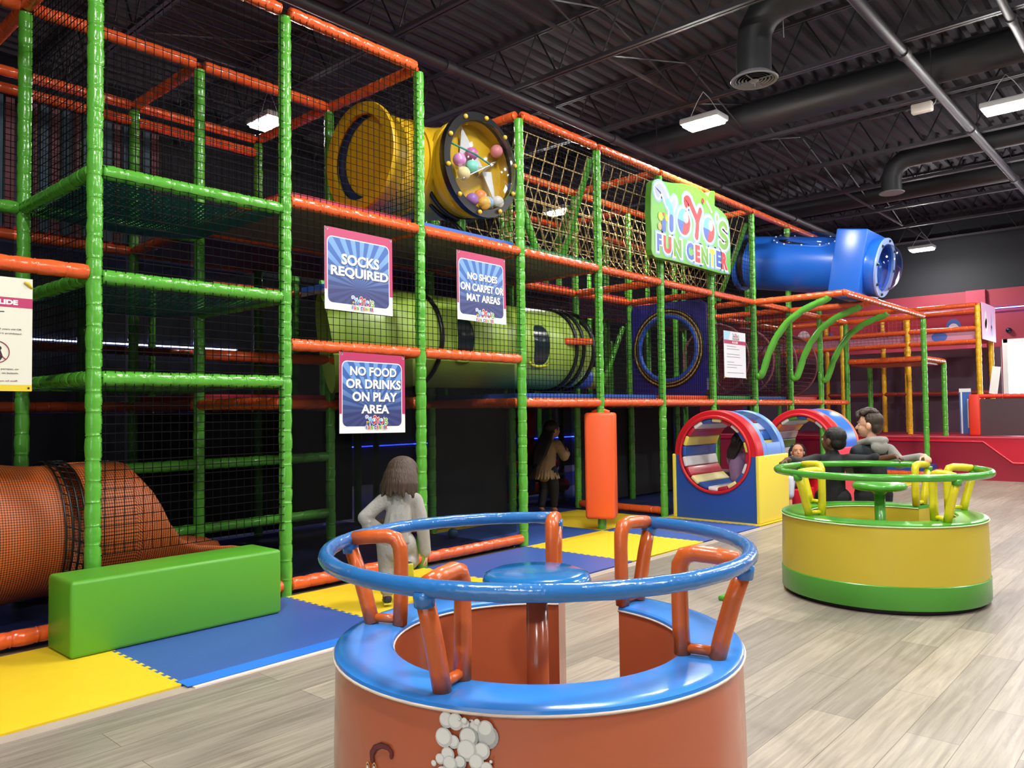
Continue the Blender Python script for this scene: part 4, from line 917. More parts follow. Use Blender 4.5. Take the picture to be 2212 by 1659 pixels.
def logo(mb, fn0, big=True):
    fn = fn0; st = 0.0012 if big else 0.0006
    def S(p, w, d, c): stroke(mb, smooth2(p) if len(p) > 2 else p, w, fn, d, LI[c], 10)
    for (o, c, d) in ((0.10, 'halo', st), (0.05, 'white', 2*st)):
        if not big and c == 'halo': continue
        for k_, (p, w) in enumerate(((Y1, .09), (Y1b, .09), (Y2, .09), (Y2b, .09), (SS, .07))): S(p, w+o, d+k_*st*0.12, c)
        for cx, cz in ((-.236, .013), (.372, .019)): disc(mb, (cx, cz), (.145+o/2, .155+o/2), fn, d, LI[c], 28)
        disc(mb, (.59, .205), (.022+o/2, .042+o/2), fn, d, LI[c], 14)
        for ch, x0, x1, z1, z0, col in FC: put_text(mb, ch, x0, x1, z0, z1, fn, d+0.7*st, LI[c], offset=0.09 if c == 'white' else 0.10, grow=0.02 if c == 'white' else 0.04)
    d = 3*st
    S(Y1[:5], .088, d, 'peri'); S(Y1b, .088, d+st*.3, 'peri'); S(Y1[4:7], .09, d+st*.6, 'cyan'); S(Y1[6:], .09, d+st, 'blue')
    S(Y2, .088, d, 'red'); S(Y2b, .088, d+st*.3, 'red'); S(SS, .07, d, 'green')
    for cx, cz in ((-.236, .013), (.372, .019)):
        disc(mb, (cx, cz), (.145, .155), fn, d, LI['red'], 28); disc(mb, (cx, cz), (.145, .155), fn, d+st/2, LI['blue'], 12, radians(175), radians(250)); disc(mb, (cx, cz), (.145, .155), fn, d+st/2, LI['sky'], 12, radians(75), radians(176)); disc(mb, (cx+.045, cz+.06), (.06, .07), fn, d+st, LI['white'], 18)
    disc(mb, (.59, .205), (.022, .042), fn, d, LI['green'], 14)
    for ch, x0, x1, z1, z0, col in FC: put_text(mb, ch, x0, x1, z0, z1, fn, d+st/2, LI[col], offset=0.06)
    for (x, z, r, c) in ((-.762, -.017, .05, 'yellow'), (-.629, -.01, .038, 'yellow'), (-.781, -.131, .042, 'orange'), (-.694, -.07, .042, 'blue'), (-.698, .019, .02, 'red'), (.23, .352, .035, 'red')): disc(mb, (x, z), (r, r), fn, d+(2+.2*x*x+z)*st, LI[c], 14)
    mb.add([fn(*p, d+2.6*st) for p in ((-.735, -.07), (-.655, -.07), (-.65, -.175), (-.74, -.175))], [(3, 2, 1, 0)], LI['blue'])
    if big: S([(.33, .36), (.40, .30), (.447, .255)], .035, d, 'white'); S([(.34, .35), (.41, .29)], .012, d+st, 'red')
OUT = [(-.924, .332), (-.878, .37), (-.793, .4), (-.669, .398), (-.478, .421), (-.245, .466), (-.005, .486), (.208, .481), (.389, .432), (.40, .46), (.429, .505), (.515, .534), (.553, .533), (.548, .44), (.541, .352), (.688, .329), (.824, .289), (.91, .22), (.945, .094), (.952, -.186), (.943, -.42), (.915, -.465), (.69, -.481), (.132, -.479), (-.543, -.48), (-.885, -.493), (-.937, -.472), (-.965, -.419), (-.953, -.214), (-.965, -.056), (-.95, .191)]
t = thing('shop_sign', 'big cut out lettered sign on a bright green board high on the frame', 'sign', (8.36, -0.14, 3.40))
fn = lambda a, b, d: (a, -d, b)
SGF = mat('sign_green_face', '5fb02a', 0.35); SGE = mat('sign_green_edge', '4e8a26', 0.5)
MB().extrude(OUT, -0.07, 0.0, fn).build('board', SGE, t)
mb = MB(); mb.add([fn(a*0.992, b*0.992, 0.0015) for a, b in OUT], [tuple(range(len(OUT)-1, -1, -1))]); mb.build('board_face', SGF, t)
mb = MB(); logo(mb, lambda a, b, d: (a, -d-0.0015, b)); mb.build('lettering', LM, t)
mb = MB()
for a in (-0.62, 0.57):
    for b in (-0.3, 0.25): mb.box(a-0.03, a+0.03, 0.07, 0.10, b-0.02, b+0.02)
mb.build('bracket', BLACKP, t)

# banners
MAG = mat('magenta_vinyl', 'b03060', 0.4)
RAY = bpy.data.materials.new('blue_ray_print'); RAY.use_nodes = True; nt = RAY.node_tree; bs = nt.nodes['Principled BSDF']; bs.inputs['Roughness'].default_value = 0.4
tc = N('ShaderNodeTexCoord'); sx_ = N('ShaderNodeSeparateXYZ'); Lk(tc.outputs['Object'], sx_.inputs[0])
def MA(op, a, b=None):
    n = N('ShaderNodeMath', operation=op)
    for i, q in enumerate((a, b)):
        if q is None: continue
        if isinstance(q, (int, float)): n.inputs[i].default_value = q
        else: Lk(q, n.inputs[i])
    return n.outputs[0]
ang = MA('ARCTAN2', sx_.outputs['X'], MA('ADD', sx_.outputs['Z'], 0.12)); ray = MA('GREATER_THAN', MA('SINE', MA('MULTIPLY', ang, 26.0)), 0.0)
g = N('ShaderNodeMapRange'); g.inputs['From Min'].default_value = -0.15; g.inputs['From Max'].default_value = 0.10; Lk(sx_.outputs['Z'], g.inputs['Value'])
c1 = N('ShaderNodeMix', data_type='RGBA'); c1.inputs['A'].default_value = srgb('2e3668'); c1.inputs['B'].default_value = srgb('345fa8'); Lk(g.outputs[0], c1.inputs['Factor'])
c2 = N('ShaderNodeMix', data_type='RGBA'); c2.inputs['A'].default_value = srgb('3a4478'); c2.inputs['B'].default_value = srgb('6a96d2'); Lk(g.outputs[0], c2.inputs['Factor'])
c3 = N('ShaderNodeMix', data_type='RGBA'); Lk(ray, c3.inputs['Factor']); Lk(c1.outputs['Result'], c3.inputs['A']); Lk(c2.outputs['Result'], c3.inputs['B']); Lk(c3.outputs['Result'], bs.inputs['Base Color'])
DTX = mat('letter_shadow', '20284e', 0.5); GROM = mat('grommet', 'd8d8d8', 0.3, metal=0.8)
def rrect(x0, x1, z0, z1, r, n=6):
    o = []
    for cx, cz, a in ((x1-r, z0+r, -90), (x1-r, z1-r, 0), (x0+r, z1-r, 90), (x0+r, z0+r, 180)):
        for k in range(n+1): b = radians(a+90*k/n); o.append((cx+r*cos(b), cz+r*sin(b)))
    return o
def face(mb, out, fn, d, mi=0): mb.add([fn(a, b, d) for a, b in out], [tuple(range(len(out)))], mi)
def banner(label, x, z, w, h, lines, lg, tilt=0.0):
    t = thing('banner_sign', label, 'sign', (x, -0.052, z)); t.rotation_euler = (radians(-1.0), radians(tilt), 0)
    b = lambda a, c, d: (a, -d, c)
    U = lambda u, v: ((u-0.5)*w, (0.5-v)*h)
    mb = MB(); mb.box(-w/2, w/2, -0.002, 0.002, -h/2, h/2); mb.build('sheet', WHITE, t)
    mb = MB(); mb.add([b(*U(u, v), 0.0028) for u, v in ((0, 0.76), (1, 0.76), (1, 0), (0, 0))], [(0, 1, 2, 3)]); mb.build('border', MAG, t)
    mb = MB(); face(mb, rrect(*(U(0.03, 0)[0], U(0.95, 0)[0]), U(0, 0.925)[1], U(0, 0.105)[1], 0.045), b, 0.0034); mb.build('panel_edge', WHITE, t)
    mb = MB(); face(mb, rrect(U(0.04, 0)[0], U(0.94, 0)[0], U(0, 0.915)[1], U(0, 0.117)[1], 0.04), b, 0.004); mb.build('panel', RAY, t)
    mb = MB()
    for s, u0, u1, v0, v1 in lines:
        x0, z1 = U(u0, v0); x1, z0 = U(u1, v1)
        put_text(mb, s, x0+0.004, x1+0.004, z0-0.004, z1-0.004, b, 0.0046, 1, 0.04, 0.002); put_text(mb, s, x0, x1, z0, z1, b, 0.0053, 0, 0.035)
    mb.build('lettering', [WHITE, DTX], t)
    u0, u1, v0, v1 = lg; cx, cz = U((u0+u1)/2, (v0+v1)/2); s = (u1-u0)*w/1.95; mb = MB(); logo(mb, lambda a, c, d: (cx+a*s, -d*1.0-0.0055, cz+c*s*1.12), False); mb.build('logo', LM, t)
    mb = MB()
    for u in (0.03, 0.97): p = U(u, 0.028); mb.tube([(p[0]+0.008*cos(k*pi/5), -0.0035, p[1]+0.008*sin(k*pi/5)) for k in range(10)], 0.0025, 6, closed=True)
    mb.build('grommet', GROM, t, True)
    mb = MB()
    for u in (0.03, 0.97): p = U(u, 0.028); mb.tube([(p[0], -0.004, p[1]), (p[0]+0.003, -0.008, p[1]+0.02), (p[0]+0.005, 0.015, p[1]+0.03)], 0.002, 5)
    mb.build('cable_tie', BLACKP, t)
    return t
banner('banner reading SOCKS REQUIRED, upper left of the three blue banners', 3.515, 2.255, 0.61, 0.59, [('SOCKS', .23, .79, .30, .435), ('REQUIRED', .08, .93, .46, .60)], (.35, .72, .80, .965), 0.5)
banner('banner reading NO FOOD OR DRINKS ON PLAY AREA', 3.633, 1.37, 0.605, 0.585, [('NO FOOD', .15, .86, .17, .285), ('OR DRINKS', .09, .93, .325, .445), ('ON PLAY', .18, .87, .485, .605), ('AREA', .31, .74, .645, .755)], (.35, .73, .77, .945), 0.8)
banner('banner reading NO SHOES ON CARPET OR MAT AREAS', 4.805, 2.28, 0.595, 0.58, [('NO SHOES', .20, .82, .295, .40), ('ON CARPET OR', .06, .95, .45, .565), ('MAT AREAS', .18, .87, .605, .715)], (.33, .75, .815, .985), 0.4)
# slide rules board cut by the left edge
t = thing('rules_sign', 'white board about the slide hanging at the left edge, with a maroon heading band', 'sign', (1.08, -0.06, 1.656))
b = lambda a, c, d: (a, -d, c); ZS = 1.656; XS = 1.08
PAPER = mat('board_paper', 'd9d8c8', 0.45); INK = mat('ink', '26242a', 0.5); INKR = mat('ink_red', '8a2030', 0.5); BANDY = mat('band_yellow', 'd8c02c', 0.45)
MB().box(-0.30, 0.30, -0.003, 0.003, -0.295, 0.295).build('board', PAPER, t)
mb = MB(); mb.add([b(*p, 0.004) for p in ((-0.3, 0.139), (0.3, 0.139), (0.3, 0.19), (-0.3, 0.19))], [(0, 1, 2, 3)]); mb.build('heading_band', MAG, t)
mb = MB(); mb.add([b(*p, 0.004) for p in ((-0.3, -0.295), (0.3, -0.295), (0.3, -0.262), (-0.3, -0.262))], [(0, 1, 2, 3)]); mb.build('foot_band', BANDY, t)
mb = MB(); put_text(mb, 'SLIDE', 0.125, 0.232, 0.152, 0.178, b, 0.005, 0, 0.05)
for s, u1, z0, hgt, wd, mi in (('3 years old OR', 0.250, 0.018, 0.011, 0.10, 1), ('are prohibited.', 0.252, -0.004, 0.011, 0.105, 1), ('en parejas, or', 0.239, -0.188, 0.011, 0.105, 1), ('on bottom.', 0.238, -0.207, 0.010, 0.075, 1), ('permission of staff.', 0.236, -0.249, 0.011, 0.15, 2)): put_text(mb, s, u1-wd, u1, z0, z0+hgt, b, 0.005, mi, 0.01)
mb.add([b(*p, 0.005) for p in ((-0.1, 0.112), (0.171, 0.112), (0.171, 0.116), (-0.1, 0.116))], [(0, 1, 2, 3)], 1)
mb.build('lettering', [WHITE, INK, INKR], t)
mb = MB(); mb.tube([(0.14+0.055*cos(2*pi*k/32), -0.005, -0.095+0.055*sin(2*pi*k/32)) for k in range(32)], 0.0022, 5, closed=True); mb.tube([(0.10, -0.005, -0.057), (0.18, -0.005, -0.133)], 0.0022, 5)
disc(mb, (0.15, -0.075), (0.011, 0.011), b, 0.004, 1, 14); stroke(mb, [(0.148, -0.09), (0.158, -0.118), (0.15, -0.13)], 0.018, b, 0.004, 1); mb.build('warning_symbol', [INKR, INK], t)
MB().tube([(0.26, -0.006, 0.275), (0.278, -0.01, 0.268), (0.296, 0.0, 0.245)], [0.006, 0.01, 0.006], 8).build('yellow_tie', mat('tie_yellow', 'd8b82c', 0.45), t, True)
mb = MB(); disc(mb, (0.284, -0.279), (0.006, 0.006), b, 0.006); mb.build('eyelet', INK, t)
# white rules sheet
t = thing('rules_sign', 'white sheet of rules on the net left of the first green bracket', 'sign', (9.55, -0.055, 1.925))
MB().box(-0.31, 0.31, -0.002, 0.002, -0.30, 0.30).build('sheet', mat('sheet_white', 'e4e4ea', 0.45), t)
mb = MB(); mb.add([b(*p, 0.003) for p in ((-0.31, 0.135), (0.31, 0.135), (0.31, 0.185), (-0.31, 0.185))], [(0, 1, 2, 3)]); mb.build('heading_band', MAG, t)
mb = MB(); put_text(mb, 'RULES', -0.08, 0.08, 0.146, 0.174, b, 0.004, 0, 0.03)
Rr = random.Random(3)
for k in range(11):
    z = 0.10-k*0.034; L = 0.2+0.28*Rr.random()
    if k in (2, 5, 9): continue
    mb.add([b(*p, 0.004) for p in ((-0.24, z), (-0.24+L, z), (-0.24+L, z+0.007), (-0.24, z+0.007))], [(0, 1, 2, 3)], 1)
mb.build('lettering', [WHITE, mat('ink_grey', '84828c', 0.5)], t)
mb = MB(); logo(mb, lambda a, c, d: (0.02+a*0.11, -d-0.003, 0.24+c*0.11), False); mb.build('logo', LM, t)
mb = MB(); mb.add([b(*p, 0.0028) for p in ((-0.31, 0.185), (-0.18, 0.185), (-0.12, 0.3), (-0.31, 0.3))], [(0, 1, 2, 3)]); mb.build('corner_print', mat('print_paleblue', 'a8d4e8', 0.45), t)
mb = MB()
for x, z in ((-0.3, -0.29), (0.3, -0.29)): mb.tube([(x, -0.004, z), (x*1.06, 0.0, z-0.02)], 0.007, 6)
mb.build('corner_tie', MATS['tie_yellow'], t)

# ------------------------------------------------------------------ toddler area at the far right
BR = mat('bench_red', 'cc2038', 0.35, 0.04, 4); BRD = mat('bench_maroon', '9a2036', 0.35, 0.04, 4)
t = thing('padded_bench', 'long red padded step wall with a sloping trim line at the right', 'bench', (14.72, -1.2, 0))
MB().box(0, 0.9, -7.0, 4.0, 0, 0.71).build('bench_body', BR, t)
pts = [(4.0, 0.0), (4.0, 0.63), (-0.66, 0.63), (-1.07, 0.29), (-7.0, 0.29), (-7.0, 0.0)]
MB().extrude([(y, z) for y, z in pts], -0.012, 0.0, lambda a, c, d: (d, a, c)).build('lower_panel', BRD, t)
MB().tube([(-0.014, y, z) for y, z in pts[1:5]], 0.018, 8).build('trim_line', BR, t, True)
MB().box(-0.016, 0.0, -7.0, 4.0, 0.69, 0.715).build('top_piping', mat('bench_pink', 'd85a70', 0.4), t)
t = thing('toddler_structure', 'small play frame of yellow posts and orange rails standing on the red bench', 'play frame', (15.6, -1.66, 0.715))
zb = 0.0
def tp(n, x, y, z0, z1, m=YELLOWP, r=0.045): return pole(n, (x, y, z0), (x, y, z1), m, t, r)
for y in (0, 1.14, 1.12+1.2, 3.4): tp('post', 0.05, y, zb, 2.27 if y == 0 else 2.2)
for y in (0.0, 1.45, 1.88, 3.0): tp('post', 1.1, y, zb, 2.27)
tp('post', 0.02, -0.02, zb, 0.64, ORANGE, 0.06)
def tr_(x0, y0, x1, y1, z, m=ORANGE, r=0.042): pole('rail', (x0, y0, z), (x1, y1, z), m, t, r)
for z in (2.28, 1.87, 1.64): tr_(0.05, 0.03, 0.05, 4.4, z)
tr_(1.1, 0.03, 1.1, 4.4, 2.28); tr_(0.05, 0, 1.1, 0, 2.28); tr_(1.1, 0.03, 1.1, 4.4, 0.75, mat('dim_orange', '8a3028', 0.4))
MUR = mat('mural_rose', 'c88aa4', 0.5); MUB = mat('mural_blue', '4a64b4', 0.5); MUW = mat('mural_white', 'e8dce4', 0.5)
mb = MB(); mb.box(0.08, 0.1, 0.05, 4.4, 1.66, 1.85); p_ = mb.build('mural_panel', MUR, t)
mb = MB(); mb.box(1.16, 1.18, 0.05, 4.4, 1.66, 2.24); p2_ = mb.build('mural_panel', mat('mural_red', 'a8243c', 0.5), t)
mb = MB()
for (y, z, r, mi) in ((0.62, 2.02, 0.13, 0), (0.62, 1.98, 0.09, 1), (2.95, 1.98, 0.09, 0), (1.3, 1.95, 0.06, 1), (1.9, 1.95, 0.08, 1), (2.3, 1.93, 0.05, 1), (3.5, 2.0, 0.14, 1)): disc(mb, (y, z), (r, r*1.15), lambda a, c, d: (d, a, c), 1.155-0.002*mi, mi, 18)
mb.build('mural_shapes', [MUB, MUW], p2_)
mb = MB(); disc(mb, (0.62, 1.755), (0.13, 0.09), lambda a, c, d: (d, a, c), 0.075, 0, 18); mb.build('mural_shapes', [MUB], p_)
net((0.03, 0.9, 1.66), (0, 2.6, 0), (0, 0, 0.6), t, mat('red_net', 'a02838', 0.6), sp=0.07, r=0.004)
MB().box(1.3, 1.33, -0.12, 5.0, 0.0, 1.6).build('backdrop_panel', mat('plum_panel', '4c3446', 0.6), t)
pk = MB().extrude([(0.05, 1.67), (1.15, 1.67), (1.15, 2.32), (0.05, 2.32)], -0.075, -0.06, lambda a, c, d: (a, d, c)).build('end_banner', mat('pink_banner', 'eab4dc', 0.45), t)
mb = MB()
for (x, z, w_, h_, mi) in ((0.3, 2.03, 0.09, 0.16, 0), (0.34, 1.93, 0.11, 0.12, 0), (0.78, 2.02, 0.05, 0.15, 1), (0.8, 1.86, 0.09, 0.1, 1)): disc(mb, (x, z), (w_, h_), lambda a, c, d: (a, d, c), -0.077, mi, 16)
mb.build('banner_shapes', [mat('pale_mint', 'dfe6dc', 0.5), mat('pale_periwinkle', 'a4aee0', 0.5)], pk)
t = thing('counter_wall', 'dark low wall with an orange red frame at the right edge, on the red bench', 'counter', (15.2, -1.72, 0.715))
MB().box(0, 0.05, -4.2, 0.0, 0, 0.62).build('wall_panel', mat('counter_brown', '4a3a40', 0.55, 0.05, 4), t)
pole('frame_rail', (0.02, 0.03, 0.665), (0.02, -4.2, 0.665), mat('frame_red', 'e8402c', 0.4), t, 0.035)
MB().bbox(-0.06, 0.06, -0.02, 0.14, 0, 0.7, 0.02).build('frame_post', MATS['frame_red'], t, True)
tag(MB().box(-0.01, 0.01, -0.06, 0.06, 0, 0.46).build('white_board', WHITE, None, None, (15.25, -1.93, 1.42)), 'narrow white board leaning on the dark low wall below the pink banner', 'board').rotation_euler = (radians(8), 0, 0)
bb = MB().box(-0.004, 0.004, -0.09, 0.09, 0, 0.78).build('hanging_banner', mat('banner_blue', '3c6ec0', 0.45), None, None, (15.3, -1.5, 0.74)); tag(bb, 'narrow blue and white upright banner left of the orange red frame', 'banner')
mb = MB(); mb.box(-0.0065, -0.0045, -0.09, 0.09, 0.72, 0.78); mb.box(-0.0065, -0.0045, 0.045, 0.07, 0, 0.72); mb.box(-0.0065, -0.0045, -0.06, -0.03, 0.1, 0.6); mb.build('banner_print', WHITE, bb)
tag(MB().sphere((0, 0, 0), 0.06, 14).build('wall_speaker', BLACKP, None, True, (19.95, -1.42, 2.86)), 'small dark round fitting on the red wall above the bright window', 'fitting')
tag(MB().sphere((0, 0, 0.05), 0.05, 16).build('play_ball', mat('ball_dim_blue', '2a5a7a', 0.4), None, True, (5.2, 0.75, 0.02)), 'lone dim blue ball on the navy floor behind the orange floor rail', 'ball')
# ------------------------------------------------------------------ children
def vec(*a): return Vector(a)
def ellip(mb, c, r, M=None, n=18): mb.sphere(c, r, n, 0, M)
def head(mb, c, yaw, pitch, s, ears=True):
    # local: +y is where the face looks before yaw; returns the rotation used
    R = Matrix.Rotation(yaw, 3, 'Z') @ Matrix.Rotation(pitch, 3, 'X'); c = Vector(c)
    def P(x, y, z): return c + R @ Vector((x*s, y*s, z*s))
    ellip(mb, P(0, -0.010, 0.020), (0.073*s, 0.088*s, 0.080*s), R)
    ellip(mb, P(0, 0.028, -0.030), (0.060*s, 0.058*s, 0.066*s), R)
    ellip(mb, P(0, 0.052, -0.070), (0.026*s, 0.024*s, 0.022*s), R)
    for q in (-1, 1): ellip(mb, P(q*0.032, 0.052, -0.025), (0.024*s, 0.022*s, 0.024*s), R)
    cap(mb, P(0, 0.080, 0.006), P(0, 0.096, -0.020), 0.008*s, 0.012*s, 8)
    ellip(mb, P(0, 0.077, -0.044), (0.020*s, 0.010*s, 0.006*s), R); ellip(mb, P(0, 0.076, -0.054), (0.018*s, 0.010*s, 0.006*s), R)
    for q in (-1, 1): ellip(mb, P(q*0.030, 0.072, 0.026), (0.018*s, 0.010*s, 0.006*s), R)
    if ears:
        for q in (-1, 1): ellip(mb, P(q*0.076, -0.008, -0.012), (0.012*s, 0.020*s, 0.028*s), R)
    return P, R
def face_parts(root, P, R, s, iris):
    mb = MB()
    for q in (-1, 1): mb.sphere(P(q*0.031, 0.0680, 0.008), 0.0098*s, 10)
    mb.build('eye', mat('eye_white', 'cfc6bc', 0.25), root, True)
    mb = MB()
    for q in (-1, 1): mb.sphere(P(q*0.031, 0.0725, 0.008), 0.0068*s, 8)
    mb.build('iris', iris, root, True)
    mb = MB()
    for q in (-1, 1): mb.tube([P(q*0.016, 0.079, 0.027), P(q*0.031, 0.077, 0.032), P(q*0.046, 0.066, 0.027)], 0.0026*s, 6)
    mb.build('eyebrow', mat('brow_dark', '1e1410', 0.7), root, True)
    MB().tube([P(-0.018, 0.083, -0.0485), P(0, 0.0895, -0.050), P(0.018, 0.083, -0.0485)], 0.0028*s, 6).build('lips', mat('lips', '9c4a44', 0.45), root, True)
def hand(mb, w, d, nrm, s, side, curl=0.6):
    # w wrist, d finger direction, nrm back-of-hand normal; fingers curl towards -nrm
    w, d, nrm = Vector(w), Vector(d).normalized(), Vector(nrm).normalized(); x = d.cross(nrm).normalized()*side; nrm = x.cross(d).normalized()*side
    M = Matrix((x, d, nrm)).transposed()
    ellip(mb, w+d*0.030*s, (0.026*s, 0.036*s, 0.012*s), M, 14)
    cap(mb, w-d*0.012*s, w+d*0.022*s, 0.0165*s, 0.017*s, 10)
    for k, (o, L) in enumerate(((-0.0195, 0.040), (-0.0065, 0.048), (0.0065, 0.045), (0.0190, 0.035))):
        p = w+d*0.056*s+x*o*s; a = 0.25*curl; pts = [p]; LL = [L*0.45, L*0.32, L*0.28]
        for l in LL:
            a += 0.75*curl; p = p+(d*cos(a)-nrm*sin(a))*l*s+x*o*0.06*s; pts.append(p)
        chain(mb, pts, [0.0062*s, 0.0058*s, 0.0054*s, 0.0046*s])
    p = w+d*0.018*s-x*0.022*s; chain(mb, [p, p+(d*0.5-x*0.75-nrm*0.3)*0.024*s, p+(d*0.95-x*0.75-nrm*0.6)*0.040*s], [0.0085*s, 0.007*s, 0.0056*s])
class Kid:
    def __init__(s, name_label, P, yaw, skin):
        s.P = Vector(P); s.yaw = yaw; s.skin = skin; s.body = MB(); s.label = name_label; s.parts = []
    # local axes: x right of the child, y forward, z up; turned by yaw (0 = facing world +y)
    def w(s, x, y, z): return Vector((x*cos(s.yaw)-y*sin(s.yaw), x*sin(s.yaw)+y*cos(s.yaw), z))
    def chain(s, mb, pts, rs): chain(mb, [s.w(*p) for p in pts], rs)
    def cap(s, mb, a, b, r0, r1): cap(mb, s.w(*a), s.w(*b), r0, r1)
    def ell(s, mb, c, r): ellip(mb, s.w(*c), r, Matrix.Rotation(s.yaw, 3, 'Z'))
    def finish(s, voxel=0.0055):
        root = blob('person', s.body, s.skin, None, voxel, 3); root.location = s.P; tag(root, s.label, 'person')
        for nm, mb, m, vx, sm in s.parts: blob(nm, mb, m, root, vx, sm)
        return root
SK1 = mat('skin_fair', 'd8a488', 0.5, 0.05, 60); SK2 = mat('skin_deep', '5e3a2a', 0.5, 0.05, 60); SK3 = mat('skin_olive', 'b9805e', 0.5, 0.05, 60)
def hairmat(n, c):
    m = mat(n, c, 0.5, 0.9, 70, 0.45); g = m.node_tree; tc_ = [q for q in g.nodes if q.type == 'TEX_COORD'][0]
    for q in [q for q in g.nodes if q.type == 'TEX_NOISE']:
        mp_ = g.nodes.new('ShaderNodeMapping'); mp_.inputs['Scale'].default_value = (1.6, 1.6, 0.12); g.links.new(tc_.outputs['Object'], mp_.inputs['Vector']); g.links.new(mp_.outputs['Vector'], q.inputs['Vector'])
    return m
H1 = hairmat('hair_light_brown', '46362a'); H2 = hairmat('hair_black', '120d0c'); H3 = hairmat('hair_curly_brown', '33251c'); H4 = hairmat('hair_dark', '17100f')
GREYF = mat('grey_fleece', 'a3a19b', 0.85, 0.3, 90, 0.06); BLKC = mat('black_cloth', '14141a', 0.8, 0.3, 40); DKV = mat('dark_vest', '1c2128', 0.75, 0.3, 30); HOOD = mat('grey_hood', '8e8c86', 0.85, 0.3, 60, 0.05); BEI = mat('beige_knit', '9c8462', 0.85, 0.4, 80, 0.05); PUR = mat('purple_cloth', '8a6c92', 0.8, 0.3, 40)
SHOE = mat('navy_shoe', '1c2438', 0.6); SOLE = mat('lime_sole', 'c4c02a', 0.5); SHB = mat('black_shoe', '101014', 0.6)
def shoe(k, a, d, upv, s=1.0, m=SHOE, m2=SOLE):
    a = k.w(*a); d = k.w(*d).normalized(); u = k.w(*upv).normalized(); M = Matrix((d.cross(u), d, u)).transposed()
    mb = MB(); cap(mb, a-d*0.03*s, a+d*0.05*s, 0.028*s, 0.026*s); cap(mb, a+d*0.05*s-u*0.006, a+d*0.085*s-u*0.010, 0.027*s, 0.022*s); cap(mb, a, a+u*0.035, 0.028*s, 0.027*s)
    mb2 = MB(); mb2.bbox(-0.027*s, 0.027*s, -0.055*s, 0.098*s, -0.034*s, -0.022*s, 0.006, 0, Matrix.Translation(a) @ M.to_4x4())
    return mb, mb2, m, m2
def put_shoe(root, sh):
    o = blob('shoe', sh[0], sh[2], root, 0.006, 2); sh[1].build('sole', sh[3], o, True)
def strands(mb, P, fn, n, r0, r1):
    for i in range(n): pts = fn(i/n, i); chain(mb, [P(*p) for p in pts], [r0+(r1-r0)*j/(len(pts)-1) for j in range(len(pts))])

# child in grey, seen from behind
az = atan2(-0.80+4.678, 3.22); K = Kid('child in light grey clothes with brown bobbed hair, seen from behind, hand on hip', (3.22, -0.80, 0.0145), az-pi/2, SK1); b = K.body
P, R = head(b, K.w(0.05, 0.02, 0.815), K.yaw-0.5, -0.12, 1.0)
K.cap(b, (0.045, 0.0, 0.735), (0.03, 0.0, 0.67), 0.036, 0.042)
K.chain(b, [(0.02, 0, 0.64), (0.01, 0, 0.52), (0.0, 0, 0.40)], [0.062, 0.066, 0.068])
K.chain(b, [(-0.085, 0, 0.655), (-0.19, -0.02, 0.555), (-0.095, 0.01, 0.465)], [0.036, 0.03, 0.022]); hand(b, K.w(-0.09, 0.01, 0.46), K.w(0.7, 0.3, -0.5), K.w(-0.4, -0.8, 0), 0.85, 1, 0.5)
K.chain(b, [(0.125, 0, 0.655), (0.165, 0.01, 0.48), (0.185, 0.05, 0.30)], [0.036, 0.03, 0.022]); hand(b, K.w(0.186, 0.055, 0.295), K.w(0.08, 0.3, -0.95), K.w(0.9, 0, 0.1), 0.85, -1, 0.4)
K.chain(b, [(-0.045, 0, 0.39), (-0.05, 0.035, 0.22), (-0.055, -0.02, 0.07)], [0.062, 0.045, 0.03]); K.cap(b, (-0.055, -0.02, 0.06), (-0.065, 0.05, 0.04), 0.026, 0.022)
K.chain(b, [(0.05, 0, 0.39), (0.085, 0.09, 0.25), (0.075, -0.03, 0.265)], [0.062, 0.046, 0.03]); K.cap(b, (0.075, -0.03, 0.262), (0.08, -0.06, 0.22), 0.026, 0.022)
sh = MB(); K.chain(sh, [(0.03, 0.005, 0.655), (0.018, 0, 0.54), (0.0, 0, 0.43), (-0.005, 0, 0.36)], [0.078, 0.088, 0.092, 0.096]); K.cap(sh, (-0.07, 0, 0.652), (0.11, 0, 0.652), 0.05, 0.05)
K.chain(sh, [(-0.08, 0, 0.652), (-0.14, -0.012, 0.605), (-0.195, -0.02, 0.555), (-0.17, -0.01, 0.52), (-0.10, 0.01, 0.47)], [0.049, 0.045, 0.044, 0.044, 0.036]); K.chain(sh, [(0.12, 0, 0.652), (0.15, 0.01, 0.56), (0.168, 0.012, 0.47), (0.186, 0.048, 0.315)], [0.05, 0.046, 0.042, 0.036])
for a_ in range(7): t_ = a_/6; K.cap(sh, (-0.075+0.15*t_, -0.088+0.03*abs(t_-0.5), 0.40), (-0.05+0.11*t_, -0.082, 0.52+0.06*(a_ % 2)), 0.011, 0.006)
for z in (0.53, 0.50, 0.575): K.cap(sh, (-0.165, -0.055, z), (-0.205, -0.02, z-0.012), 0.012, 0.01)
tr = MB(); K.chain(tr, [(-0.045, 0, 0.39), (-0.05, 0.03, 0.24), (-0.055, -0.012, 0.10)], [0.082, 0.066, 0.048]); K.chain(tr, [(0.048, 0, 0.38), (0.085, 0.085, 0.262), (0.077, -0.01, 0.27)], [0.08, 0.064, 0.046])
hr = MB(); Q = P
def P2(x, y, z): return Q(x, y, z)
ellip(hr, P2(0, -0.020, 0.03), (0.101, 0.100, 0.090), R); ellip(hr, P2(0, -0.05, -0.03), (0.104, 0.064, 0.09), R)
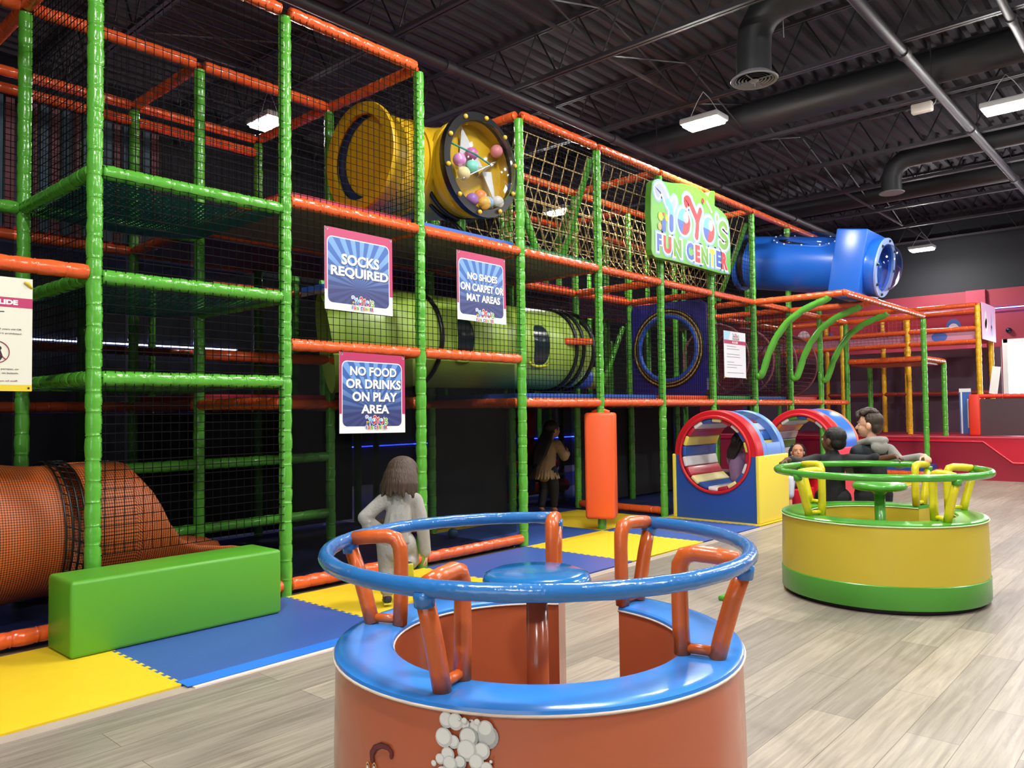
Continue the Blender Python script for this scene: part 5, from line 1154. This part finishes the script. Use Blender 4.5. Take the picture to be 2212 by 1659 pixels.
for i in range(17):
    a = radians(180+15+150*i/16) if True else 0; x = 0.084*cos(a); y = -0.015+0.088*sin(a)
    chain(hr, [P2(x*0.75, y*0.75, 0.07), P2(x*1.15, y*1.05, 0.0), P2(x*1.36, y*1.15-0.004, -0.06), P2(x*1.46+0.006*(i % 3-1), y*1.2, -0.105-0.012*((i*5) % 4))], [0.024, 0.023, 0.020, 0.009])
K.parts = [('shirt', sh, GREYF, 0.0075, 5), ('trousers', tr, mat('pale_grey_jersey', '9c9a94', 0.85, 0.3, 70, 0.05), 0.008, 5), ('hair', hr, H1, 0.006, 1)]
root = K.finish(); put_shoe(root, shoe(K, (-0.058, -0.005, 0.045), (-0.1, 1, -0.02), (0, 0, 1))); put_shoe(root, shoe(K, (0.08, -0.06, 0.225), (0.1, 0.25, -1), (0, 1, 0.25)))

# boy in black leaning back on the green ring
B1 = Vector((6.185, -2.465, 0.001)); az = atan2(B1.y+4.678, B1.x); K = Kid('boy in black with cropped black hair, arms spread along the green ring', B1, az-pi/2, SK2); b = K.body
P, R = head(b, K.w(0.015, 0.0, 0.968), K.yaw+0.95, 0.0, 1.0)
K.cap(b, (0.01, 0.0, 0.89), (0.0, 0.0, 0.83), 0.038, 0.045); K.chain(b, [(0, 0.0, 0.79), (0, 0.01, 0.66), (0, 0.03, 0.54)], [0.062, 0.066, 0.066])
LW = (-0.215, -0.045, 0.865); RW = (0.395, -0.115, 0.862)
tl = B1; 
def toL(p):
    q = Vector(p)-B1; c, s = cos(K.yaw), sin(K.yaw); return (q.x*c+q.y*s, -q.x*s+q.y*c, q.z)
ra = radians(84); LW = toL((5.4987+0.655*cos(ra), -3.0171+0.655*sin(ra), 0.848)); rb = radians(7); RW = toL((5.4987+0.655*cos(rb), -3.0171+0.655*sin(rb), 0.862))
K.chain(b, [(-0.11, 0, 0.815), ((LW[0]-0.09)/2-0.02, LW[1]*0.5-0.01, 0.80), LW], [0.036, 0.03, 0.02]); K.chain(b, [(0.11, 0, 0.815), ((RW[0]+0.1)/2, RW[1]*0.5+0.02, 0.815), RW], [0.036, 0.03, 0.02])
hand(b, K.w(*LW), K.w(-0.75, -0.45, -0.42), K.w(-0.2, -0.2, 1), 0.9, 1, 0.95); hand(b, K.w(*RW), K.w(0.85, -0.25, -0.40), K.w(0.3, 0, 1), 0.9, -1, 0.95)
K.chain(b, [(-0.05, 0.02, 0.52), (-0.055, 0.06, 0.28), (-0.055, 0.06, 0.07)], [0.065, 0.046, 0.03]); K.chain(b, [(0.05, 0.02, 0.52), (0.06, 0.07, 0.28), (0.06, 0.07, 0.07)], [0.065, 0.046, 0.03])
for x in (-0.055, 0.06): K.cap(b, (x, 0.06, 0.055), (x, 0.12, 0.04), 0.024, 0.02)
sh = MB(); K.chain(sh, [(0, 0, 0.79), (0, 0.01, 0.66), (0, 0.03, 0.52)], [0.09, 0.095, 0.098]); K.cap(sh, (-0.10, 0, 0.808), (0.10, 0, 0.808), 0.053, 0.053); K.cap(sh, (0, 0, 0.83), (0.008, 0, 0.862), 0.056, 0.05)
K.chain(sh, [(-0.11, 0, 0.81), ((LW[0]-0.09)/2-0.02, LW[1]*0.5-0.01, 0.80), (LW[0]*0.88-0.01, LW[1]*0.88, 0.838)], [0.054, 0.046, 0.036]); K.chain(sh, [(0.11, 0, 0.81), ((RW[0]+0.1)/2, RW[1]*0.5+0.02, 0.815), (RW[0]*0.62+0.035, RW[1]*0.62, 0.845)], [0.056, 0.048, 0.036])
tr = MB(); K.chain(tr, [(-0.05, 0.02, 0.52), (-0.055, 0.06, 0.28), (-0.055, 0.06, 0.085)], [0.088, 0.066, 0.05]); K.chain(tr, [(0.05, 0.02, 0.52), (0.06, 0.07, 0.28), (0.06, 0.07, 0.085)], [0.088, 0.066, 0.05])
hr = MB(); ellip(hr, P(0, -0.020, 0.032), (0.077, 0.088, 0.078), R); ellip(hr, P(0, -0.045, -0.015), (0.070, 0.052, 0.06), R)
K.parts = [('shirt', sh, BLKC, 0.0075, 4), ('trousers', tr, mat('black_jeans', '101015', 0.8), 0.008, 4), ('hair', hr, H2, 0.006, 2)]
root = K.finish(0.0042); face_parts(root, P, R, 1.0, mat('iris_dark', '1a0f0a', 0.2))
put_shoe(root, shoe(K, (-0.055, 0.07, 0.042), (0, 1, 0), (0, 0, 1), 1, SHB, mat('white_sole', 'dcdcd8', 0.5))); put_shoe(root, shoe(K, (0.06, 0.08, 0.042), (0, 1, 0), (0, 0, 1), 1, SHB, MATS['white_sole']))

# boy in hooded vest, face in profile
B2 = Vector((6.40, -2.70, 0.001)); az = atan2(B2.y+4.678, B2.x); K = Kid('boy with curly brown hair in a dark vest and grey hoodie, in profile', B2, az-pi/2+0.55, SK1); b = K.body
vy = az-pi/2
P, R = head(b, Matrix.Rotation(vy-K.yaw, 3, 'Z') @ K.w(-0.015, 0.0, 1.085), vy+1.35, -0.06, 1.0)
K.cap(b, (-0.01, 0.0, 1.01), (0.0, -0.01, 0.93), 0.037, 0.044); K.chain(b, [(0, 0.0, 0.87), (0, 0.01, 0.72), (0, 0.01, 0.58)], [0.064, 0.066, 0.066])
def toL2(p):
    q = Vector(p)-B2; c, s = cos(K.yaw), sin(K.yaw); return (q.x*c+q.y*s, -q.x*s+q.y*c, q.z)
rb = radians(-10); RW = toL2((5.4987+0.66*cos(rb), -3.0171+0.66*sin(rb), 0.865)); rc = radians(20); LW = toL2((5.4987+0.672*cos(rc), -3.0171+0.672*sin(rc), 0.80))
K.chain(b, [(0.12, -0.01, 0.885), (0.19, -0.05, 0.79), RW], [0.038, 0.032, 0.021]); K.chain(b, [(-0.115, 0.01, 0.875), (-0.13, 0.09, 0.74), (-0.06, 0.16, 0.68)], [0.038, 0.03, 0.021])
dd = K.w(*RW)-K.w(0.19, -0.05, 0.79); hand(b, K.w(*RW), Vector((dd.x, dd.y, -0.06)), K.w(0.1, 0, 1), 0.95, -1, 0.8); hand(b, K.w(-0.06, 0.16, 0.68), K.w(0.8, 0.3, -0.2), K.w(0, 0.8, 0.3), 0.95, 1, 0.6)
K.chain(b, [(-0.055, 0.0, 0.56), (-0.06, 0.02, 0.30), (-0.06, 0.0, 0.07)], [0.066, 0.048, 0.03]); K.chain(b, [(0.055, 0.0, 0.56), (0.07, 0.02, 0.30), (0.07, 0.0, 0.07)], [0.066, 0.048, 0.03])
for x in (-0.06, 0.07): K.cap(b, (x, 0.01, 0.055), (x, 0.07, 0.04), 0.025, 0.021)
vs_ = MB(); K.chain(vs_, [(0, 0, 0.875), (0, 0.005, 0.72), (0, 0.01, 0.57)], [0.098, 0.106, 0.108]); K.cap(vs_, (-0.115, 0, 0.875), (0.09, 0, 0.88), 0.062, 0.06); K.cap(vs_, (-0.1, 0.01, 0.86), (-0.075, 0.01, 0.66), 0.066, 0.06)
hd = MB(); K.chain(hd, [(0.125, -0.01, 0.88), (0.19, -0.05, 0.79), (RW[0]*0.88+0.02, RW[1]*0.88-0.005, RW[2]-0.012)], [0.058, 0.05, 0.036]); K.chain(hd, [(-0.115, 0.012, 0.87), (-0.13, 0.09, 0.74), (-0.07, 0.155, 0.685)], [0.058, 0.048, 0.036])
K.chain(hd, [(-0.085, 0.03, 0.945), (-0.06, -0.07, 0.965), (0.0, -0.105, 0.965), (0.06, -0.07, 0.965), (0.085, 0.03, 0.945)], [0.024, 0.03, 0.036, 0.03, 0.024]); K.ell(hd, (0.0, -0.10, 0.915), (0.07, 0.042, 0.055)); K.chain(hd, [(-0.07, 0.05, 0.925), (0, 0.075, 0.90), (0.07, 0.05, 0.925)], [0.028, 0.024, 0.028])
tr = MB(); K.chain(tr, [(-0.055, 0, 0.55), (-0.06, 0.02, 0.30), (-0.06, 0, 0.085)], [0.094, 0.07, 0.052]); K.chain(tr, [(0.055, 0, 0.55), (0.07, 0.02, 0.30), (0.07, 0, 0.085)], [0.094, 0.07, 0.052])
hr = MB(); ellip(hr, P(0, -0.024, 0.030), (0.0775, 0.084, 0.078), R); ellip(hr, P(0, -0.050, -0.02), (0.069, 0.045, 0.055), R)
Rn = random.Random(5)
hc = MB()
for i in range(70):
    th, ph = Rn.uniform(0, 2*pi), Rn.uniform(0.0, 0.95); x, y, z = sin(ph)*cos(th), sin(ph)*sin(th), cos(ph)
    if True: hc.sphere(P(0.074*x, 0.004+0.088*y, 0.045+0.076*z), Rn.uniform(0.013, 0.021), 8)
for i in range(16): hc.sphere(P(-0.055+0.11*i/15, 0.076-0.3*(i/15-0.5)**2*0.1, 0.068+0.014*(i % 3)), 0.016, 8)
K.parts = [('vest', vs_, DKV, 0.0075, 4), ('hoodie', hd, HOOD, 0.007, 4), ('trousers', tr, mat('charcoal_trousers', '16181e', 0.8), 0.008, 4), ('hair', hr, H3, 0.006, 2), ('curls', hc, H3, 0.005, 1)]
root = K.finish(0.0042); face_parts(root, P, R, 1.0, mat('iris_dark', '1a0f0a', 0.2))
put_shoe(root, shoe(K, (-0.06, 0.015, 0.042), (0, 1, 0), (0, 0, 1), 1, SHB, MATS['white_sole'])); put_shoe(root, shoe(K, (0.07, 0.015, 0.042), (0, 1, 0), (0, 0, 1), 1, SHB, MATS['white_sole']))

# child in beige inside the entry
B3 = Vector((7.22, 1.22, 0.0145)); az = atan2(B3.y+4.678, B3.x); K = Kid('child in beige ruffled top with long dark hair inside the entry', B3, az-pi/2-0.35, SK3); b = K.body
P, R = head(b, K.w(0.05, 0.04, 0.985), az-pi/2-0.95, -0.05, 1.0)
K.cap(b, (0.04, 0.02, 0.91), (0.02, 0, 0.84), 0.037, 0.043); K.chain(b, [(0.01, 0, 0.80), (0, 0, 0.66), (-0.02, 0, 0.54)], [0.062, 0.066, 0.066])
K.chain(b, [(-0.10, 0, 0.82), (-0.15, 0.03, 0.66), (-0.08, 0.14, 0.62)], [0.036, 0.03, 0.021]); K.chain(b, [(0.12, 0.01, 0.82), (0.195, 0.06, 0.66), (0.19, 0.15, 0.71)], [0.036, 0.03, 0.021])
hand(b, K.w(0.19, 0.15, 0.71), K.w(-0.1, 0.6, 0.7), K.w(1, 0, 0.1), 0.9, -1, 0.6); hand(b, K.w(-0.08, 0.14, 0.62), K.w(0.6, 0.7, 0), K.w(-0.5, 0.4, 0.6), 0.9, 1, 0.6)
K.chain(b, [(-0.06, 0, 0.5), (-0.06, 0.03, 0.28), (-0.075, -0.04, 0.07)], [0.062, 0.046, 0.03]); K.chain(b, [(0.04, 0, 0.5), (0.06, 0.03, 0.28), (0.06, 0.02, 0.07)], [0.062, 0.046, 0.03])
for x, y in ((-0.075, -0.03), (0.06, 0.03)): K.cap(b, (x, y, 0.05), (x, y+0.07, 0.03), 0.025, 0.02)
sh = MB(); K.chain(sh, [(0.01, 0, 0.81), (0, 0, 0.68), (-0.03, 0, 0.55), (-0.04, 0, 0.50)], [0.088, 0.102, 0.122, 0.138]); K.cap(sh, (-0.09, 0, 0.815), (0.11, 0.005, 0.815), 0.05, 0.05)
K.chain(sh, [(-0.10, 0, 0.815), (-0.15, 0.03, 0.66), (-0.09, 0.13, 0.625)], [0.052, 0.048, 0.038]); K.chain(sh, [(0.12, 0.01, 0.815), (0.19, 0.05, 0.67), (0.192, 0.13, 0.695)], [0.054, 0.056, 0.042])
rf = MB()
for i in range(26):
    a = 2*pi*i/26; r0, r1 = 0.128, 0.160+0.014*(i % 2); K.cap(rf, (-0.04+r0*cos(a), r0*sin(a)*0.95, 0.50), (-0.045+r1*cos(a), r1*sin(a)*0.95, 0.415), 0.017, 0.013)
tr = MB(); K.chain(tr, [(-0.06, 0, 0.5), (-0.06, 0.03, 0.28), (-0.075, -0.035, 0.10)], [0.08, 0.062, 0.045]); K.chain(tr, [(0.04, 0, 0.5), (0.06, 0.03, 0.28), (0.06, 0.02, 0.10)], [0.08, 0.062, 0.045])
hr = MB(); ellip(hr, P(0, -0.022, 0.03), (0.085, 0.094, 0.086), R); ellip(hr, P(0, -0.06, -0.02), (0.075, 0.05, 0.08), R)
for i in range(9):
    o = -0.06+0.12*i/8; K.chain(hr, [(0.02+o*0.7, -0.04, 0.95), (-0.01+o, -0.09, 0.84), (-0.06+o*1.1, -0.135, 0.70), (-0.13+o*1.0, -0.15, 0.60-0.01*(i % 3))], [0.03, 0.03, 0.026, 0.012])
K.parts = [('top', sh, BEI, 0.0075, 4), ('ruffle', rf, BEI, 0.006, 1), ('trousers', tr, BLKC, 0.008, 4), ('hair', hr, H4, 0.0065, 1)]
root = K.finish(); face_parts(root, P, R, 1.0, mat('iris_dark', '1a0f0a', 0.2))

# child in purple sitting in the near barrel tunnel
B4 = Vector((8.18, -0.72, 0.395)); az = atan2(B4.y+4.678, B4.x); K = Kid('child in a purple top with dark hair sitting inside the near barrel tunnel', B4, az-pi/2-0.7, SK3); b = K.body
P, R = head(b, K.w(0.02, 0.05, 0.465), K.yaw-0.15, 0.0, 0.95)
K.cap(b, (0.015, 0.03, 0.395), (0.0, 0.01, 0.33), 0.034, 0.04); K.chain(b, [(0, 0, 0.29), (0, -0.01, 0.17), (0, 0, 0.07)], [0.068, 0.072, 0.07])
K.chain(b, [(-0.10, 0, 0.30), (-0.13, 0.05, 0.17), (-0.07, 0.13, 0.12)], [0.033, 0.028, 0.02]); K.chain(b, [(0.10, 0, 0.30), (0.13, 0.07, 0.18), (0.10, 0.15, 0.20)], [0.033, 0.028, 0.02]); hand(b, K.w(0.10, 0.15, 0.20), K.w(0, 0.8, 0.4), K.w(0.6, 0, 0.7), 0.8, -1, 0.6); hand(b, K.w(-0.07, 0.13, 0.12), K.w(0.3, 0.8, -0.1), K.w(0, 0, 1), 0.8, 1, 0.5)
for sgn in (-1, 1): K.chain(b, [(sgn*0.05, 0.02, 0.06), (sgn*0.075, 0.15, 0.12), (sgn*0.05, 0.20, 0.03)], [0.052, 0.04, 0.028])
sh = MB(); K.chain(sh, [(0, 0, 0.295), (0, -0.01, 0.17), (0, 0, 0.075)], [0.08, 0.088, 0.088]); K.cap(sh, (-0.08, 0, 0.30), (0.08, 0, 0.30), 0.046, 0.046); K.cap(sh, (-0.1, 0, 0.30), (-0.12, 0.03, 0.23), 0.047, 0.044); K.cap(sh, (0.1, 0, 0.30), (0.12, 0.04, 0.23), 0.047, 0.044)
tr = MB()
for sgn in (-1, 1): K.chain(tr, [(sgn*0.05, 0.02, 0.065), (sgn*0.075, 0.14, 0.12), (sgn*0.055, 0.18, 0.06)], [0.066, 0.052, 0.04])
hr = MB(); ellip(hr, P(0, -0.022, 0.03), (0.082, 0.092, 0.084), R); ellip(hr, P(0.0, -0.10, 0.02), (0.045, 0.045, 0.05), R)
for i in range(7): o = -0.05+0.1*i/6; K.chain(hr, [(0.02+o, -0.02, 0.46), (o*1.1, -0.07, 0.36), (-0.02+o, -0.085, 0.29-0.01*(i % 2))], [0.028, 0.025, 0.012])
K.parts = [('top', sh, PUR, 0.0075, 4), ('trousers', tr, mat('dark_leggings', '2a2430', 0.8), 0.008, 3), ('hair', hr, H4, 0.0065, 1)]
root = K.finish(); face_parts(root, P, R, 0.95, mat('iris_dark', '1a0f0a', 0.2))

# girl lying back at the mouth of the far tunnel, face towards the room
B5 = Vector((9.62, -0.80, 0.075)); az = atan2(B5.y+4.678, B5.x); K = Kid('girl with dark hair smiling, leaning back against the far barrel tunnel, in white trousers', B5, az+pi/2, SK3); b = K.body
P, R = head(b, K.w(-0.02, -0.02, 0.60), K.yaw+0.15, 0.12, 1.0)
K.cap(b, (-0.015, -0.03, 0.53), (0.0, -0.03, 0.47), 0.036, 0.042); K.chain(b, [(0, -0.03, 0.43), (0, -0.02, 0.32), (0, -0.02, 0.22)], [0.07, 0.074, 0.075])
K.chain(b, [(-0.1, -0.03, 0.44), (-0.14, 0.0, 0.31), (-0.08, 0.09, 0.27)], [0.034, 0.029, 0.02]); K.chain(b, [(0.1, -0.03, 0.44), (0.14, 0.0, 0.31), (0.08, 0.09, 0.27)], [0.034, 0.029, 0.02]); hand(b, K.w(-0.08, 0.09, 0.27), K.w(0.5, 0.6, -0.2), K.w(0, 0, 1), 0.8, 1, 0.5); hand(b, K.w(0.08, 0.09, 0.27), K.w(-0.5, 0.6, -0.2), K.w(0, 0, 1), 0.8, -1, 0.5)
for sgn in (-1, 1): K.chain(b, [(sgn*0.055, 0.0, 0.20), (sgn*0.075, 0.17, 0.27), (sgn*0.075, 0.22, 0.06)], [0.055, 0.042, 0.028]); K.cap(b, (sgn*0.075, 0.22, 0.02), (sgn*0.075, 0.28, -0.03), 0.024, 0.02)
sh = MB(); K.chain(sh, [(0, -0.03, 0.435), (0, -0.02, 0.32), (0, -0.02, 0.23)], [0.082, 0.088, 0.09]); K.cap(sh, (-0.085, -0.03, 0.44), (0.085, -0.03, 0.44), 0.047, 0.047)
for sgn in (-1, 1): K.chain(sh, [(sgn*0.105, -0.03, 0.44), (sgn*0.14, 0.0, 0.32), (sgn*0.09, 0.08, 0.275)], [0.046, 0.04, 0.032])
tr = MB()
for sgn in (-1, 1): K.chain(tr, [(sgn*0.055, 0.0, 0.205), (sgn*0.075, 0.17, 0.272), (sgn*0.075, 0.215, 0.09)], [0.074, 0.058, 0.044])
hr = MB(); ellip(hr, P(0, -0.028, 0.03), (0.084, 0.084, 0.082), R)
for sgn in (-1, 1): chain(hr, [P(sgn*0.05, 0.01, 0.075), P(sgn*0.086, -0.01, 0.02), P(sgn*0.09, -0.02, -0.05), P(sgn*0.085, -0.02, -0.12)], [0.022, 0.02, 0.02, 0.014])
K.parts = [('top', sh, mat('dark_plum_cloth', '2a1c28', 0.8), 0.0075, 4), ('trousers', tr, mat('white_denim', 'ccd0d8', 0.8, 0.3, 40), 0.008, 3), ('hair', hr, H4, 0.006, 1)]
root = K.finish(0.0045); face_parts(root, P, R, 1.0, mat('iris_dark', '1a0f0a', 0.2))
tag(MB().box(-0.2, 0.2, -0.16, 0.16, 0, 0.22, bev=0.02).build('foam_step', REDV, None, 40, (9.62, -0.79, 0.0145)), 'small red foam step the girl at the far tunnel sits on', 'foam step')
